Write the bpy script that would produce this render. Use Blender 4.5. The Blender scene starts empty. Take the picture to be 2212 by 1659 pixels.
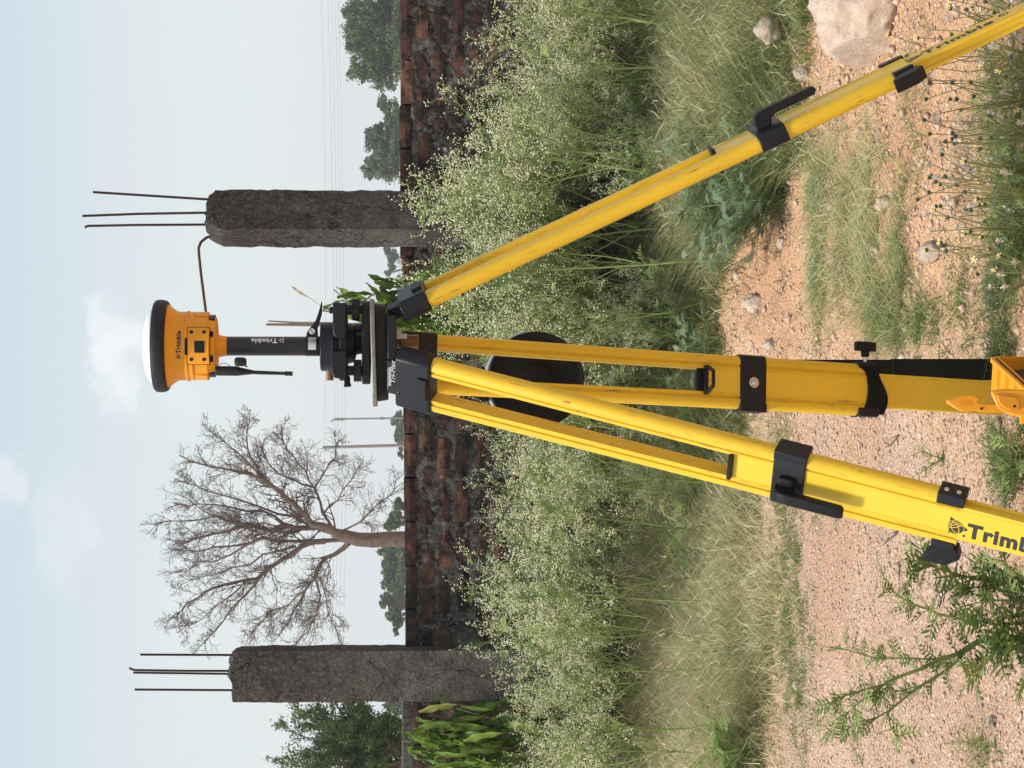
import bpy, math, random
import numpy as np
from mathutils import Vector, Matrix, noise

# ------------------------------------------------------------------ camera
rnd = random.Random(7)
S = bpy.context.scene
COL = S.collection
FPX = 4731.0                      # focal length in px of a 2212 px wide print
CAMH = 1.45
TH = math.atan(206.0 / FPX)
CF = Vector((0, math.cos(TH), -math.sin(TH)))
CU = Vector((0, math.sin(TH), math.cos(TH)))
CR = Vector((1, 0, 0))
cam_d = bpy.data.cameras.new('camera')
cam = bpy.data.objects.new('camera', cam_d)
COL.objects.link(cam)
cam_d.sensor_width = 36.0
cam_d.lens = FPX / 2212.0 * 36.0
cam_d.clip_start = 0.05
cam_d.clip_end = 3000
m = Matrix((( -CU.x, CR.x, -CF.x, 0), (-CU.y, CR.y, -CF.y, 0), (-CU.z, CR.z, -CF.z, CAMH), (0, 0, 0, 1)))
cam.matrix_world = m
S.camera = cam

# ------------------------------------------------------------------ world, sun, exposure
SUN_DIR = Vector((-0.42, -0.24, 0.90)).normalized()
SUN_EL = math.asin(SUN_DIR.z)
SUN_AZ = math.atan2(SUN_DIR.x, SUN_DIR.y)
W = bpy.data.worlds.new('World')
S.world = W
W.use_nodes = True
nt = W.node_tree
nt.nodes.clear()
N = nt.nodes.new; L = nt.links.new
out = N('ShaderNodeOutputWorld'); bg = N('ShaderNodeBackground')
sky = N('ShaderNodeTexSky'); sky.sky_type = 'NISHITA'; sky.sun_disc = False
sky.sun_elevation = SUN_EL; sky.sun_rotation = SUN_AZ
sky.air_density = 1.3; sky.dust_density = 2.0; sky.ozone_density = 1.5
bg.inputs['Strength'].default_value = 0.145
geo = N('ShaderNodeTexCoord')
sep = N('ShaderNodeSeparateXYZ'); L(geo.outputs['Generated'], sep.inputs[0])
# pale overcast veil: thick low down, thinner overhead, in all directions
veil = N('ShaderNodeMapRange'); veil.inputs['From Min'].default_value = 0.0; veil.inputs['From Max'].default_value = 0.26
veil.inputs['To Min'].default_value = 0.93; veil.inputs['To Max'].default_value = 0.25
L(sep.outputs['Z'], veil.inputs['Value'])
mixv = N('ShaderNodeMix'); mixv.data_type = 'RGBA'
L(veil.outputs[0], mixv.inputs['Factor']); L(sky.outputs[0], mixv.inputs['A'])
mixv.inputs['B'].default_value = (6.35, 6.7, 6.85, 1)
# soft clouds
mp = N('ShaderNodeMapping'); mp.inputs['Scale'].default_value = (5.2, 5.2, 9.5); mp.inputs['Location'].default_value = (0.15, 0.0, 0.35)
L(geo.outputs['Generated'], mp.inputs['Vector'])
nz = N('ShaderNodeTexNoise'); nz.inputs['Scale'].default_value = 1.35; nz.inputs['Detail'].default_value = 7; nz.inputs['Roughness'].default_value = 0.55
L(mp.outputs[0], nz.inputs['Vector'])
cr = N('ShaderNodeMapRange'); cr.interpolation_type = 'SMOOTHSTEP'
cr.inputs['From Min'].default_value = 0.50; cr.inputs['From Max'].default_value = 0.74
cr.inputs['To Max'].default_value = 0.10
L(nz.outputs[0], cr.inputs['Value'])
# one puff over the receiver's right shoulder
CLOUDS = [((245, 770), 0.012, 0.026, 0.75), ((212, 700), 0.008, 0.014, 0.6), ((275, 840), 0.009, 0.014, 0.5), ((135, 1150), 0.016, 0.030, 0.22), ((20, 1040), 0.010, 0.016, 0.4), ((400, 850), 0.010, 0.02, 0.2)]
prev = cr.outputs[0]
nz2 = N('ShaderNodeTexNoise'); nz2.inputs['Scale'].default_value = 60; nz2.inputs['Detail'].default_value = 6
L(geo.outputs['Generated'], nz2.inputs['Vector'])
warp = N('ShaderNodeVectorMath'); warp.operation = 'MULTIPLY_ADD'
L(nz2.outputs['Color'], warp.inputs[0]); warp.inputs[1].default_value = (0.035, 0.035, 0.035); 
offs = N('ShaderNodeVectorMath'); offs.operation = 'SUBTRACT'
L(geo.outputs['Generated'], offs.inputs[0]); offs.inputs[1].default_value = (0.0175, 0.0175, 0.0175)
L(offs.outputs[0], warp.inputs[2])
for (cv, cy_), rz, rx, amp in CLOUDS:
    d = (CF + CR * ((829.5 - cy_) / FPX) + CU * (-(cv - 1106) / FPX)).normalized()
    sb = N('ShaderNodeVectorMath'); sb.operation = 'SUBTRACT'; L(warp.outputs[0], sb.inputs[0]); sb.inputs[1].default_value = d
    sc = N('ShaderNodeVectorMath'); sc.operation = 'DIVIDE'; L(sb.outputs[0], sc.inputs[0]); sc.inputs[1].default_value = (rx, 0.2, rz)
    ln = N('ShaderNodeVectorMath'); ln.operation = 'LENGTH'; L(sc.outputs[0], ln.inputs[0])
    mr = N('ShaderNodeMapRange'); mr.interpolation_type = 'SMOOTHSTEP'
    mr.inputs['From Min'].default_value = 1.25; mr.inputs['From Max'].default_value = 0.35; mr.inputs['To Min'].default_value = 0; mr.inputs['To Max'].default_value = amp
    L(ln.outputs['Value'], mr.inputs['Value'])
    mx = N('ShaderNodeMath'); mx.operation = 'MAXIMUM'; L(prev, mx.inputs[0]); L(mr.outputs[0], mx.inputs[1]); prev = mx.outputs[0]
mixc = N('ShaderNodeMix'); mixc.data_type = 'RGBA'
L(prev, mixc.inputs['Factor']); L(mixv.outputs['Result'], mixc.inputs['A']); mixc.inputs['B'].default_value = (6.7, 6.85, 6.9, 1)
L(mixc.outputs['Result'], bg.inputs['Color']); L(bg.outputs[0], out.inputs[0])

sd = bpy.data.lights.new('sun', 'SUN'); sd.energy = 3.9; sd.angle = math.radians(8); sd.color = (1.0, 0.93, 0.82)
so = bpy.data.objects.new('sun', sd); COL.objects.link(so)
so.rotation_euler = SUN_DIR.to_track_quat('Z', 'Y').to_euler()
S.view_settings.view_transform = 'Standard'; S.view_settings.look = 'None'
S.view_settings.exposure = 0.0; S.view_settings.gamma = 1.0
S.view_settings.use_curve_mapping = False
S.render.engine = 'CYCLES'
S.cycles.volume_bounces = 0
S.cycles.max_bounces = 6

# ------------------------------------------------------------------ helpers
def ray(v, y):
    return CF + CR * ((829.5 - y) / FPX) + CU * (-(v - 1106) / FPX)
def at(v, y, Y):
    r = ray(v, y); t = Y / r.y
    return Vector((0, 0, CAMH)) + r * t
def ground_at(v, y, z=0.0):
    r = ray(v, y); t = (z - CAMH) / r.z
    return Vector((0, 0, CAMH)) + r * t
def proj(p):
    q = p - Vector((0, 0, CAMH)); d = q.dot(CF)
    return 1106 - q.dot(CU) / d * FPX, 829.5 - q.dot(CR) / d * FPX

def tag(o, label=None, cat=None, group=None, kind=None):
    if label: o['label'] = label
    if cat: o['category'] = cat
    if group: o['group'] = group
    if kind: o['kind'] = kind
    return o
def empty(name, loc, label=None, cat=None, group=None, mat=None):
    o = bpy.data.objects.new(name, None); COL.objects.link(o)
    o.empty_display_size = 0.1
    if mat is not None: o.matrix_world = mat
    else: o.location = loc
    return tag(o, label, cat, group)
def link_obj(name, me, parent=None):
    o = bpy.data.objects.new(name, me); COL.objects.link(o)
    if parent is not None: o.parent = parent
    return o

class MB:
    def __init__(s): s.v = []; s.f = []; s.fm = []; s.cm = 0
    def add(s, vs, fs):
        b = len(s.v); s.v.extend([tuple(p) for p in vs]); s.f.extend([tuple(i + b for i in f) for f in fs]); s.fm.extend([s.cm] * len(fs))
        return s
    def box(s, c, size, R=None, taper=None):
        x, y, z = size[0] / 2, size[1] / 2, size[2] / 2
        tx, ty = taper if taper else (1, 1)
        vs = [Vector((sx * x * (tx if sz > 0 else 1), sy * y * (ty if sz > 0 else 1), sz * z)) for sz in (-1, 1) for sy in (-1, 1) for sx in (-1, 1)]
        if R is not None: vs = [R @ p for p in vs]
        c = Vector(c)
        return s.add([p + c for p in vs], [(0, 2, 3, 1), (4, 5, 7, 6), (0, 1, 5, 4), (2, 6, 7, 3), (0, 4, 6, 2), (1, 3, 7, 5)])
    def tube(s, pts, rad, n=8, caps=True):
        pts = [Vector(p) for p in pts]
        if not hasattr(rad, '__len__'): rad = [rad] * len(pts)
        vs = []; fs = []
        prevx = None
        for i, p in enumerate(pts):
            if i == 0: t = pts[1] - p
            elif i == len(pts) - 1: t = p - pts[i - 1]
            else: t = pts[i + 1] - pts[i - 1]
            if t.length < 1e-9: t = Vector((0, 0, 1))
            t.normalize()
            if prevx is None:
                a = Vector((0, 0, 1)) if abs(t.z) < 0.9 else Vector((1, 0, 0))
                x = t.cross(a).normalized()
            else:
                x = (prevx - t * prevx.dot(t))
                x = x.normalized() if x.length > 1e-6 else t.orthogonal().normalized()
            prevx = x; y = t.cross(x)
            for k in range(n):
                a = 2 * math.pi * k / n
                vs.append(p + (x * math.cos(a) + y * math.sin(a)) * rad[i])
        for i in range(len(pts) - 1):
            for k in range(n):
                k2 = (k + 1) % n
                fs.append((i * n + k, i * n + k2, (i + 1) * n + k2, (i + 1) * n + k))
        if caps:
            fs.append(tuple(range(n))[::-1]); fs.append(tuple(range((len(pts) - 1) * n, len(pts) * n)))
        return s.add(vs, fs)
    def lathe(s, c, prof, n=32, M=None):
        c = Vector(c); vs = []; fs = []
        for r, z in prof:
            for k in range(n):
                a = 2 * math.pi * k / n
                p = Vector((r * math.cos(a), r * math.sin(a), z))
                if M is not None: p = M @ p
                vs.append(p + c)
        for i in range(len(prof) - 1):
            for k in range(n):
                k2 = (k + 1) % n
                fs.append((i * n + k, i * n + k2, (i + 1) * n + k2, (i + 1) * n + k))
        fs.append(tuple(range(n))[::-1]); fs.append(tuple(range((len(prof) - 1) * n, len(prof) * n)))
        return s.add(vs, fs)
    def prism(s, poly, z0, z1, M=None, s1=1.0):
        n = len(poly)
        vs = [Vector((x, y, z0)) for x, y in poly] + [Vector((x * s1, y * s1, z1)) for x, y in poly]
        if M is not None: vs = [M @ p for p in vs]
        fs = [tuple(range(n))[::-1], tuple(range(n, 2 * n))] + [(i, (i + 1) % n, n + (i + 1) % n, n + i) for i in range(n)]
        return s.add(vs, fs)
    def build(s, name, mat, parent=None, bevel=0, smooth=True, seg=2):
        me = bpy.data.meshes.new(name)
        me.from_pydata(s.v, [], s.f)
        mats = mat if isinstance(mat, (list, tuple)) else [mat]
        for q in mats: me.materials.append(q)
        if len(mats) > 1: me.polygons.foreach_set('material_index', s.fm)
        if smooth:
            me.shade_smooth(); me.set_sharp_from_angle(angle=math.radians(38))
        me.update()
        o = link_obj(name, me, parent)
        if bevel:
            b = o.modifiers.new('bevel', 'BEVEL'); b.width = bevel; b.segments = seg; b.limit_method = 'ANGLE'; b.angle_limit = math.radians(35)
        return o

def np_mesh(name, V, F, mat, parent=None, attr=None, smooth=False):
    """V (n,3) array, F (m,k) array of one face size."""
    V = np.asarray(V, dtype=np.float32); F = np.asarray(F, dtype=np.int32)
    me = bpy.data.meshes.new(name)
    k = F.shape[1]
    me.vertices.add(len(V)); me.vertices.foreach_set('co', V.ravel())
    me.loops.add(F.size); me.loops.foreach_set('vertex_index', F.ravel())
    me.polygons.add(len(F)); me.polygons.foreach_set('loop_start', np.arange(0, F.size, k, dtype=np.int32))
    mats = mat if isinstance(mat, (list, tuple)) else [mat]
    for q in mats: me.materials.append(q)
    if attr is not None:
        a = me.attributes.new('tone', 'FLOAT', 'POINT'); a.data.foreach_set('value', np.asarray(attr, dtype=np.float32))
    me.update(calc_edges=True); me.validate()
    if smooth: me.shade_smooth()
    return link_obj(name, me, parent)

# ------------------------------------------------------------------ materials
class NT:
    def __init__(s, name):
        s.m = bpy.data.materials.new(name); s.m.use_nodes = True
        s.t = s.m.node_tree; s.b = s.t.nodes['Principled BSDF']
    def n(s, typ, **kw):
        q = s.t.nodes.new(typ)
        for k, v in kw.items():
            if k in q.inputs: q.inputs[k].default_value = v
            else: setattr(q, k, v)
        return q
    def l(s, a, b): s.t.links.new(a, b)
    def coord(s, kind='Object'):
        return s.n('ShaderNodeTexCoord').outputs[kind]
    def pos(s): return s.n('ShaderNodeNewGeometry').outputs['Position']
    def noise(s, vec, scale, detail=4, rough=0.5, stretch=None):
        if stretch:
            mp = s.n('ShaderNodeMapping'); mp.inputs['Scale'].default_value = stretch; s.l(vec, mp.inputs['Vector']); vec = mp.outputs[0]
        q = s.n('ShaderNodeTexNoise'); q.inputs['Scale'].default_value = scale; q.inputs['Detail'].default_value = detail; q.inputs['Roughness'].default_value = rough
        s.l(vec, q.inputs['Vector']); return q.outputs[0]
    def ramp(s, fac, stops):
        q = s.n('ShaderNodeValToRGB'); e = q.color_ramp.elements
        while len(e) < len(stops): e.new(0.5)
        for i, (p, c) in enumerate(stops):
            e[i].position = p; e[i].color = (c[0], c[1], c[2], 1) if hasattr(c, '__len__') else (c, c, c, 1)
        s.l(fac, q.inputs[0]); return q.outputs[0]
    def mix(s, fac, a, b, mode='MIX'):
        q = s.n('ShaderNodeMix'); q.data_type = 'RGBA'; q.blend_type = mode
        if hasattr(fac, 'is_linked') or not isinstance(fac, (int, float)): s.l(fac, q.inputs['Factor'])
        else: q.inputs['Factor'].default_value = fac
        for val, nm in ((a, 'A'), (b, 'B')):
            if isinstance(val, (tuple, list)): q.inputs[nm].default_value = (val[0], val[1], val[2], 1)
            else: s.l(val, q.inputs[nm])
        return q.outputs['Result']
    def math(s, op, a, b=0.0):
        q = s.n('ShaderNodeMath'); q.operation = op
        for i, val in enumerate((a, b)):
            if isinstance(val, (int, float)): q.inputs[i].default_value = val
            else: s.l(val, q.inputs[i])
        return q.outputs[0]
    def bump(s, h, strength=0.3, dist=0.01):
        q = s.n('ShaderNodeBump'); q.inputs['Strength'].default_value = strength; q.inputs['Distance'].default_value = dist
        s.l(h, q.inputs['Height']); s.l(q.outputs[0], s.b.inputs['Normal'])
    def color(s, c):
        if isinstance(c, (tuple, list)): s.b.inputs['Base Color'].default_value = (c[0], c[1], c[2], 1)
        else: s.l(c, s.b.inputs['Base Color'])
    def set(s, **kw):
        for k, v in kw.items():
            s.b.inputs[k.replace('_', ' ')].default_value = v
        return s

def simple(name, col, rough=0.5, metal=0.0, var=0.12, scale=60, bump=0.0, bs=300, spec=0.5, dirt=None):
    t = NT(name); c = t.coord()
    n = t.noise(c, scale, 5, 0.6)
    lo = tuple(x * (1 - var) for x in col); hi = tuple(min(1, x * (1 + var)) for x in col)
    colr = t.ramp(n, [(0.3, lo), (0.7, hi)])
    if dirt:
        n2 = t.noise(c, dirt[1], 6, 0.7, dirt[3] if len(dirt) > 3 else None)
        msk = t.ramp(n2, [(dirt[2], 0.0), (dirt[2] + 0.12, 1.0)])
        colr = t.mix(msk, colr, dirt[0])
    t.color(colr)
    t.set(Roughness=rough, Metallic=metal); t.b.inputs['Specular IOR Level'].default_value = spec
    if bump: t.bump(t.noise(c, bs, 4, 0.6), bump, 0.002)
    return t.m

M_yel = simple('yellow_anodised', (0.72, 0.47, 0.020), 0.40, 0.0, 0.06, 9, 0.04, 700, 0.45, ((0.17, 0.11, 0.03), 30, 0.585, (5, 5, 0.42)))
M_yelp = simple('yellow_panel', (0.76, 0.53, 0.035), 0.36, 0.15, 0.04, 9, 0.03, 500, 0.5, ((0.30, 0.20, 0.05), 30, 0.66, (2.5, 2.5, 0.6)))
M_orange = simple('receiver_orange_plastic', (0.72, 0.31, 0.014), 0.45, 0, 0.04, 30, 0.05, 800, 0.35, ((0.25, 0.12, 0.03), 30, 0.74))
M_case = simple('case_yellow_plastic', (0.82, 0.36, 0.02), 0.38, 0, 0.05, 20, 0.05, 500, 0.4)
M_blk = simple('black_plastic', (0.009, 0.0095, 0.0105), 0.5, 0, 0.3, 30, 0.06, 600, 0.22, ((0.09, 0.09, 0.09), 30, 0.70))
M_blkpaint = simple('black_painted_metal', (0.011, 0.013, 0.016), 0.42, 0.0, 0.2, 40, 0.05, 900, 0.25, ((0.35, 0.35, 0.36), 26, 0.745))
M_rubber = simple('black_rubber', (0.016, 0.017, 0.019), 0.6, 0, 0.3, 60, 0.2, 500, 0.3, ((0.10, 0.10, 0.10), 22, 0.68))
M_matte = simple('matte_black', (0.007, 0.007, 0.006), 0.75, 0, 0.3, 30, 0.1, 300, 0.15)
M_pole = simple('dark_carbon_pole', (0.010, 0.007, 0.013), 0.40, 0, 0.15, 20, 0.0, 400, 0.5)
M_white = simple('white_radome', (0.80, 0.81, 0.80), 0.35, 0, 0.03, 20, 0, 400, 0.4)
M_alu = simple('aluminium_edge', (0.22, 0.22, 0.21), 0.5, 0.5, 0.25, 60, 0.1, 600, 0.5, ((0.08, 0.08, 0.08), 40, 0.62))
M_chrome = simple('bright_steel', (0.60, 0.60, 0.60), 0.25, 1.0, 0.1, 80)
M_label = simple('silver_sticker', (0.62, 0.63, 0.64), 0.4, 0.2, 0.06, 90)
M_whiteprint = simple('white_print', (0.75, 0.75, 0.76), 0.6, 0, 0.04, 90)
M_blkprint = simple('black_print', (0.02, 0.02, 0.02), 0.6, 0, 0.2, 90)
M_greyrim = simple('grey_rim', (0.32, 0.34, 0.38), 0.55, 0, 0.1, 50)
M_liner = simple('dark_case_liner', (0.05, 0.04, 0.035), 0.9, 0, 0.3, 60)
M_red = simple('red_paint_mark', (0.55, 0.03, 0.02), 0.6)
M_scuff = simple('dark_scuff', (0.16, 0.10, 0.02), 0.7)

def brass_mat():
    t = NT('knurled_brass'); c = t.coord()
    w1 = t.n('ShaderNodeTexWave'); w1.inputs['Scale'].default_value = 180; w1.wave_type = 'BANDS'; w1.bands_direction = 'DIAGONAL'; t.l(c, w1.inputs[0])
    t.color(t.ramp(w1.outputs[1], [(0.2, (0.10, 0.055, 0.02)), (0.8, (0.42, 0.24, 0.09))]))
    t.set(Roughness=0.4, Metallic=0.7); t.bump(w1.outputs[1], 0.4, 0.001); return t.m
M_brass = brass_mat()

def ground_mat():
    t = NT('gravelly_pink_sand'); p = t.pos()
    base = t.ramp(t.noise(p, 1.7, 6, 0.6), [(0.3, (0.58, 0.40, 0.26)), (0.5, (0.66, 0.47, 0.315)), (0.7, (0.72, 0.53, 0.365))])
    fine = t.noise(p, 160, 3, 0.7)
    base = t.mix(t.ramp(fine, [(0.35, 0.0), (0.7, 1.0)]), base, (0.66, 0.52, 0.38))
    v = t.n('ShaderNodeTexVoronoi'); v.inputs['Scale'].default_value = 95; v.inputs['Randomness'].default_value = 1; t.l(p, v.inputs['Vector'])
    hs = t.ramp(v.outputs['Color'], [(0.0, (0.16, 0.10, 0.07)), (0.14, (0.34, 0.22, 0.15)), (0.3, (0.56, 0.40, 0.29)), (0.7, (0.68, 0.51, 0.39)), (0.88, (0.80, 0.68, 0.56)), (1.0, (0.90, 0.84, 0.76))])
    v2 = t.n('ShaderNodeTexVoronoi'); v2.inputs['Scale'].default_value = 190; t.l(p, v2.inputs['Vector'])
    hs2 = t.ramp(v2.outputs['Color'], [(0.0, (0.13, 0.08, 0.06)), (0.2, (0.42, 0.28, 0.20)), (0.65, (0.66, 0.50, 0.38)), (1.0, (0.90, 0.80, 0.68))])
    col = t.mix(0.65, base, hs); col = t.mix(0.5, col, hs2)
    big = t.noise(p, 0.9, 4, 0.6)
    col = t.mix(t.ramp(big, [(0.45, 0.0), (0.62, 0.35)]), col, (0.42, 0.23, 0.13))
    sx = t.n('ShaderNodeSeparateXYZ'); t.l(p, sx.inputs[0])
    wm = t.ramp(t.math('ADD', t.math('MULTIPLY', sx.outputs['X'], 0.5), t.noise(p, 1.3, 4, 0.6)), [(0.25, 0.0), (0.75, 1.0)])
    col = t.mix(0.999, col, t.mix(wm, (1.03, 0.95, 0.90), (1.06, 0.89, 0.70)), 'MULTIPLY')
    t.color(col); t.set(Roughness=0.95); t.b.inputs['Specular IOR Level'].default_value = 0.15
    h = t.math('ADD', t.math('MULTIPLY', v.outputs['Distance'], -0.8), t.noise(p, 60, 5, 0.7))
    t.bump(h, 0.9, 0.012); return t.m
M_ground = ground_mat()

def stone_mat(name, a, b, cst, sc=9):
    t = NT(name); p = t.pos()
    n = t.noise(p, sc, 8, 0.65); n2 = t.noise(p, sc * 14, 4, 0.7)
    col = t.ramp(n, [(0.33, a), (0.52, b), (0.7, cst)])
    col = t.mix(t.ramp(n2, [(0.4, 0.0), (0.72, 0.65)]), col, tuple(x * 0.55 for x in b))
    t.color(col); t.set(Roughness=0.92); t.b.inputs['Specular IOR Level'].default_value = 0.2
    t.bump(t.math('ADD', n, t.math('MULTIPLY', n2, 0.3)), 0.8, 0.02); return t.m
M_boulder = stone_mat('pink_granite', (0.48, 0.33, 0.23), (0.64, 0.50, 0.39), (0.74, 0.66, 0.57), 9)
M_stone = stone_mat('pale_stone', (0.50, 0.38, 0.28), (0.66, 0.54, 0.43), (0.80, 0.73, 0.64), 22)

def pebble_mat():
    t = NT('mixed_pebbles')
    a = t.n('ShaderNodeAttribute'); a.attribute_name = 'tone'
    t.color(t.ramp(a.outputs['Fac'], [(0.0, (0.13, 0.08, 0.06)), (0.14, (0.30, 0.19, 0.13)), (0.35, (0.50, 0.35, 0.24)), (0.7, (0.62, 0.47, 0.35)), (0.88, (0.76, 0.66, 0.56)), (1.0, (0.88, 0.84, 0.78))]))
    t.set(Roughness=0.9); return t.m
M_pebble = pebble_mat()

def leafy(name, stops, rough=0.6, trans=0.25, use='attr'):
    t = NT(name)
    if use == 'attr':
        a = t.n('ShaderNodeAttribute'); a.attribute_name = 'tone'; f = a.outputs['Fac']
    elif use == 'rand':
        f = t.n('ShaderNodeObjectInfo').outputs['Random']
    else:
        f = t.noise(t.coord(), 18, 3, 0.5)
    c = t.ramp(f, stops)
    t.color(c); t.set(Roughness=rough); t.b.inputs['Specular IOR Level'].default_value = 0.25
    if trans:
        tr = t.n('ShaderNodeBsdfTranslucent'); t.l(c, tr.inputs['Color'])
        mx = t.n('ShaderNodeMixShader'); mx.inputs[0].default_value = trans
        t.l(t.b.outputs[0], mx.inputs[1]); t.l(tr.outputs[0], mx.inputs[2])
        o = t.t.nodes['Material Output']; t.l(mx.outputs[0], o.inputs['Surface'])
    return t.m
M_grass = leafy('green_and_straw_grass', [(0.0, (0.045, 0.10, 0.022)), (0.3, (0.13, 0.21, 0.05)), (0.55, (0.31, 0.33, 0.12)), (0.8, (0.56, 0.51, 0.28)), (1.0, (0.78, 0.72, 0.48))])
M_wstem = leafy('weed_stem_green', [(0.0, (0.18, 0.25, 0.07)), (0.5, (0.31, 0.39, 0.12)), (1.0, (0.46, 0.47, 0.22))], use='noise')
M_wleaf = leafy('weed_leaf_green', [(0.0, (0.09, 0.16, 0.04)), (0.5, (0.19, 0.29, 0.075)), (1.0, (0.36, 0.44, 0.15))])
M_gleaf = leafy('grey_green_leaf', [(0.0, (0.08, 0.14, 0.07)), (0.5, (0.17, 0.26, 0.14)), (1.0, (0.34, 0.42, 0.27))])
M_cream = leafy('cream_florets', [(0.0, (0.42, 0.50, 0.20)), (0.4, (0.68, 0.70, 0.40)), (1.0, (0.90, 0.88, 0.68))], trans=0.1)
M_sap = leafy('sapling_leaf', [(0.0, (0.055, 0.12, 0.018)), (0.4, (0.11, 0.20, 0.025)), (0.8, (0.19, 0.29, 0.035)), (1.0, (0.32, 0.36, 0.08))], 0.5, 0.3, 'rand')
M_sapdry = leafy('dry_leaf', [(0, (0.40, 0.34, 0.16)), (1, (0.52, 0.46, 0.26))], 0.6, 0.3, 'noise')
M_bark = simple('grey_brown_bark', (0.15, 0.115, 0.09), 0.9, 0, 0.35, 8, 0.6, 30, 0.2)
M_bark2 = simple('dark_bark', (0.13, 0.10, 0.075), 0.9, 0, 0.35, 8, 0.6, 30, 0.2)
M_stick = simple('dry_stick', (0.22, 0.17, 0.13), 0.9, 0, 0.3, 50)
M_tree = leafy('acacia_foliage', [(0.0, (0.06, 0.09, 0.035)), (0.5, (0.12, 0.165, 0.065)), (1.0, (0.23, 0.27, 0.125))], 0.7, 0.25)
M_tree2 = leafy('bright_foliage', [(0.0, (0.05, 0.10, 0.025)), (0.5, (0.10, 0.18, 0.05)), (1.0, (0.19, 0.27, 0.085))], 0.7, 0.25)
M_petal = leafy('daisy_petal_white', [(0, (0.80, 0.80, 0.68)), (1, (0.85, 0.85, 0.76))], 0.6, 0.2, 'noise')
M_ydisc = simple('daisy_yellow', (0.78, 0.50, 0.04), 0.7)
M_bud = simple('bud_dark_green', (0.06, 0.10, 0.055), 0.7)
M_dstem = leafy('daisy_stem', [(0, (0.13, 0.15, 0.05)), (0.5, (0.20, 0.22, 0.08)), (1, (0.32, 0.36, 0.14))], use='noise', trans=0)
M_puff = simple('seed_puff', (0.72, 0.66, 0.56), 0.9)
M_wire = simple('power_wire', (0.30, 0.30, 0.31), 0.6)
M_polec = simple('grey_utility_pole', (0.22, 0.22, 0.21), 0.8, 0, 0.15, 4)
M_rebar = simple('rusty_rebar', (0.045, 0.024, 0.018), 0.75, 0.2, 0.4, 60, 0.5, 500, 0.3)
M_rust = simple('brown_rusty_bar', (0.10, 0.045, 0.028), 0.75, 0.1, 0.3, 60, 0.5, 500, 0.3)

def brick_mat():
    t = NT('sooty_weathered_brick'); p = t.pos()
    r = t.n('ShaderNodeObjectInfo').outputs['Random']
    col = t.ramp(r, [(0.0, (0.06, 0.032, 0.027)), (0.3, (0.11, 0.053, 0.040)), (0.6, (0.165, 0.076, 0.054)), (0.85, (0.24, 0.11, 0.073)), (1.0, (0.15, 0.09, 0.07))])
    n1 = t.noise(p, 11, 7, 0.7); n2 = t.noise(p, 45, 5, 0.7); n3 = t.noise(p, 2.3, 5, 0.65)
    col = t.mix(t.ramp(n1, [(0.42, 0.0), (0.56, 0.93)]), col, (0.022, 0.019, 0.018))
    col = t.mix(t.ramp(n3, [(0.46, 0.0), (0.62, 0.75)]), col, (0.030, 0.025, 0.023))
    col = t.mix(t.ramp(n2, [(0.58, 0.0), (0.66, 0.5)]), col, (0.15, 0.13, 0.115))
    t.color(col); t.set(Roughness=0.95); t.b.inputs['Specular IOR Level'].default_value = 0.15
    t.bump(t.math('ADD', n1, n2), 0.8, 0.01); return t.m
M_brick = brick_mat()
def mortar_mat():
    t = NT('crumbly_lichened_mortar'); p = t.pos()
    n1 = t.noise(p, 9, 7, 0.7); n2 = t.noise(p, 48, 5, 0.8); n3 = t.noise(p, 2.1, 5, 0.6)
    col = t.ramp(n1, [(0.34, (0.020, 0.018, 0.017)), (0.5, (0.085, 0.078, 0.07)), (0.66, (0.20, 0.19, 0.175))])
    col = t.mix(t.ramp(n2, [(0.50, 0.0), (0.62, 0.75)]), col, (0.27, 0.25, 0.22))
    col = t.mix(t.ramp(n2, [(0.30, 1.0), (0.44, 0.0)]), col, (0.012, 0.011, 0.010))
    col = t.mix(t.ramp(n3, [(0.50, 0.0), (0.66, 0.7)]), col, (0.035, 0.03, 0.028))
    t.color(col); t.set(Roughness=0.97); t.b.inputs['Specular IOR Level'].default_value = 0.1
    t.bump(t.math('ADD', n1, n2), 1.0, 0.015); return t.m
M_mortar = mortar_mat()
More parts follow.
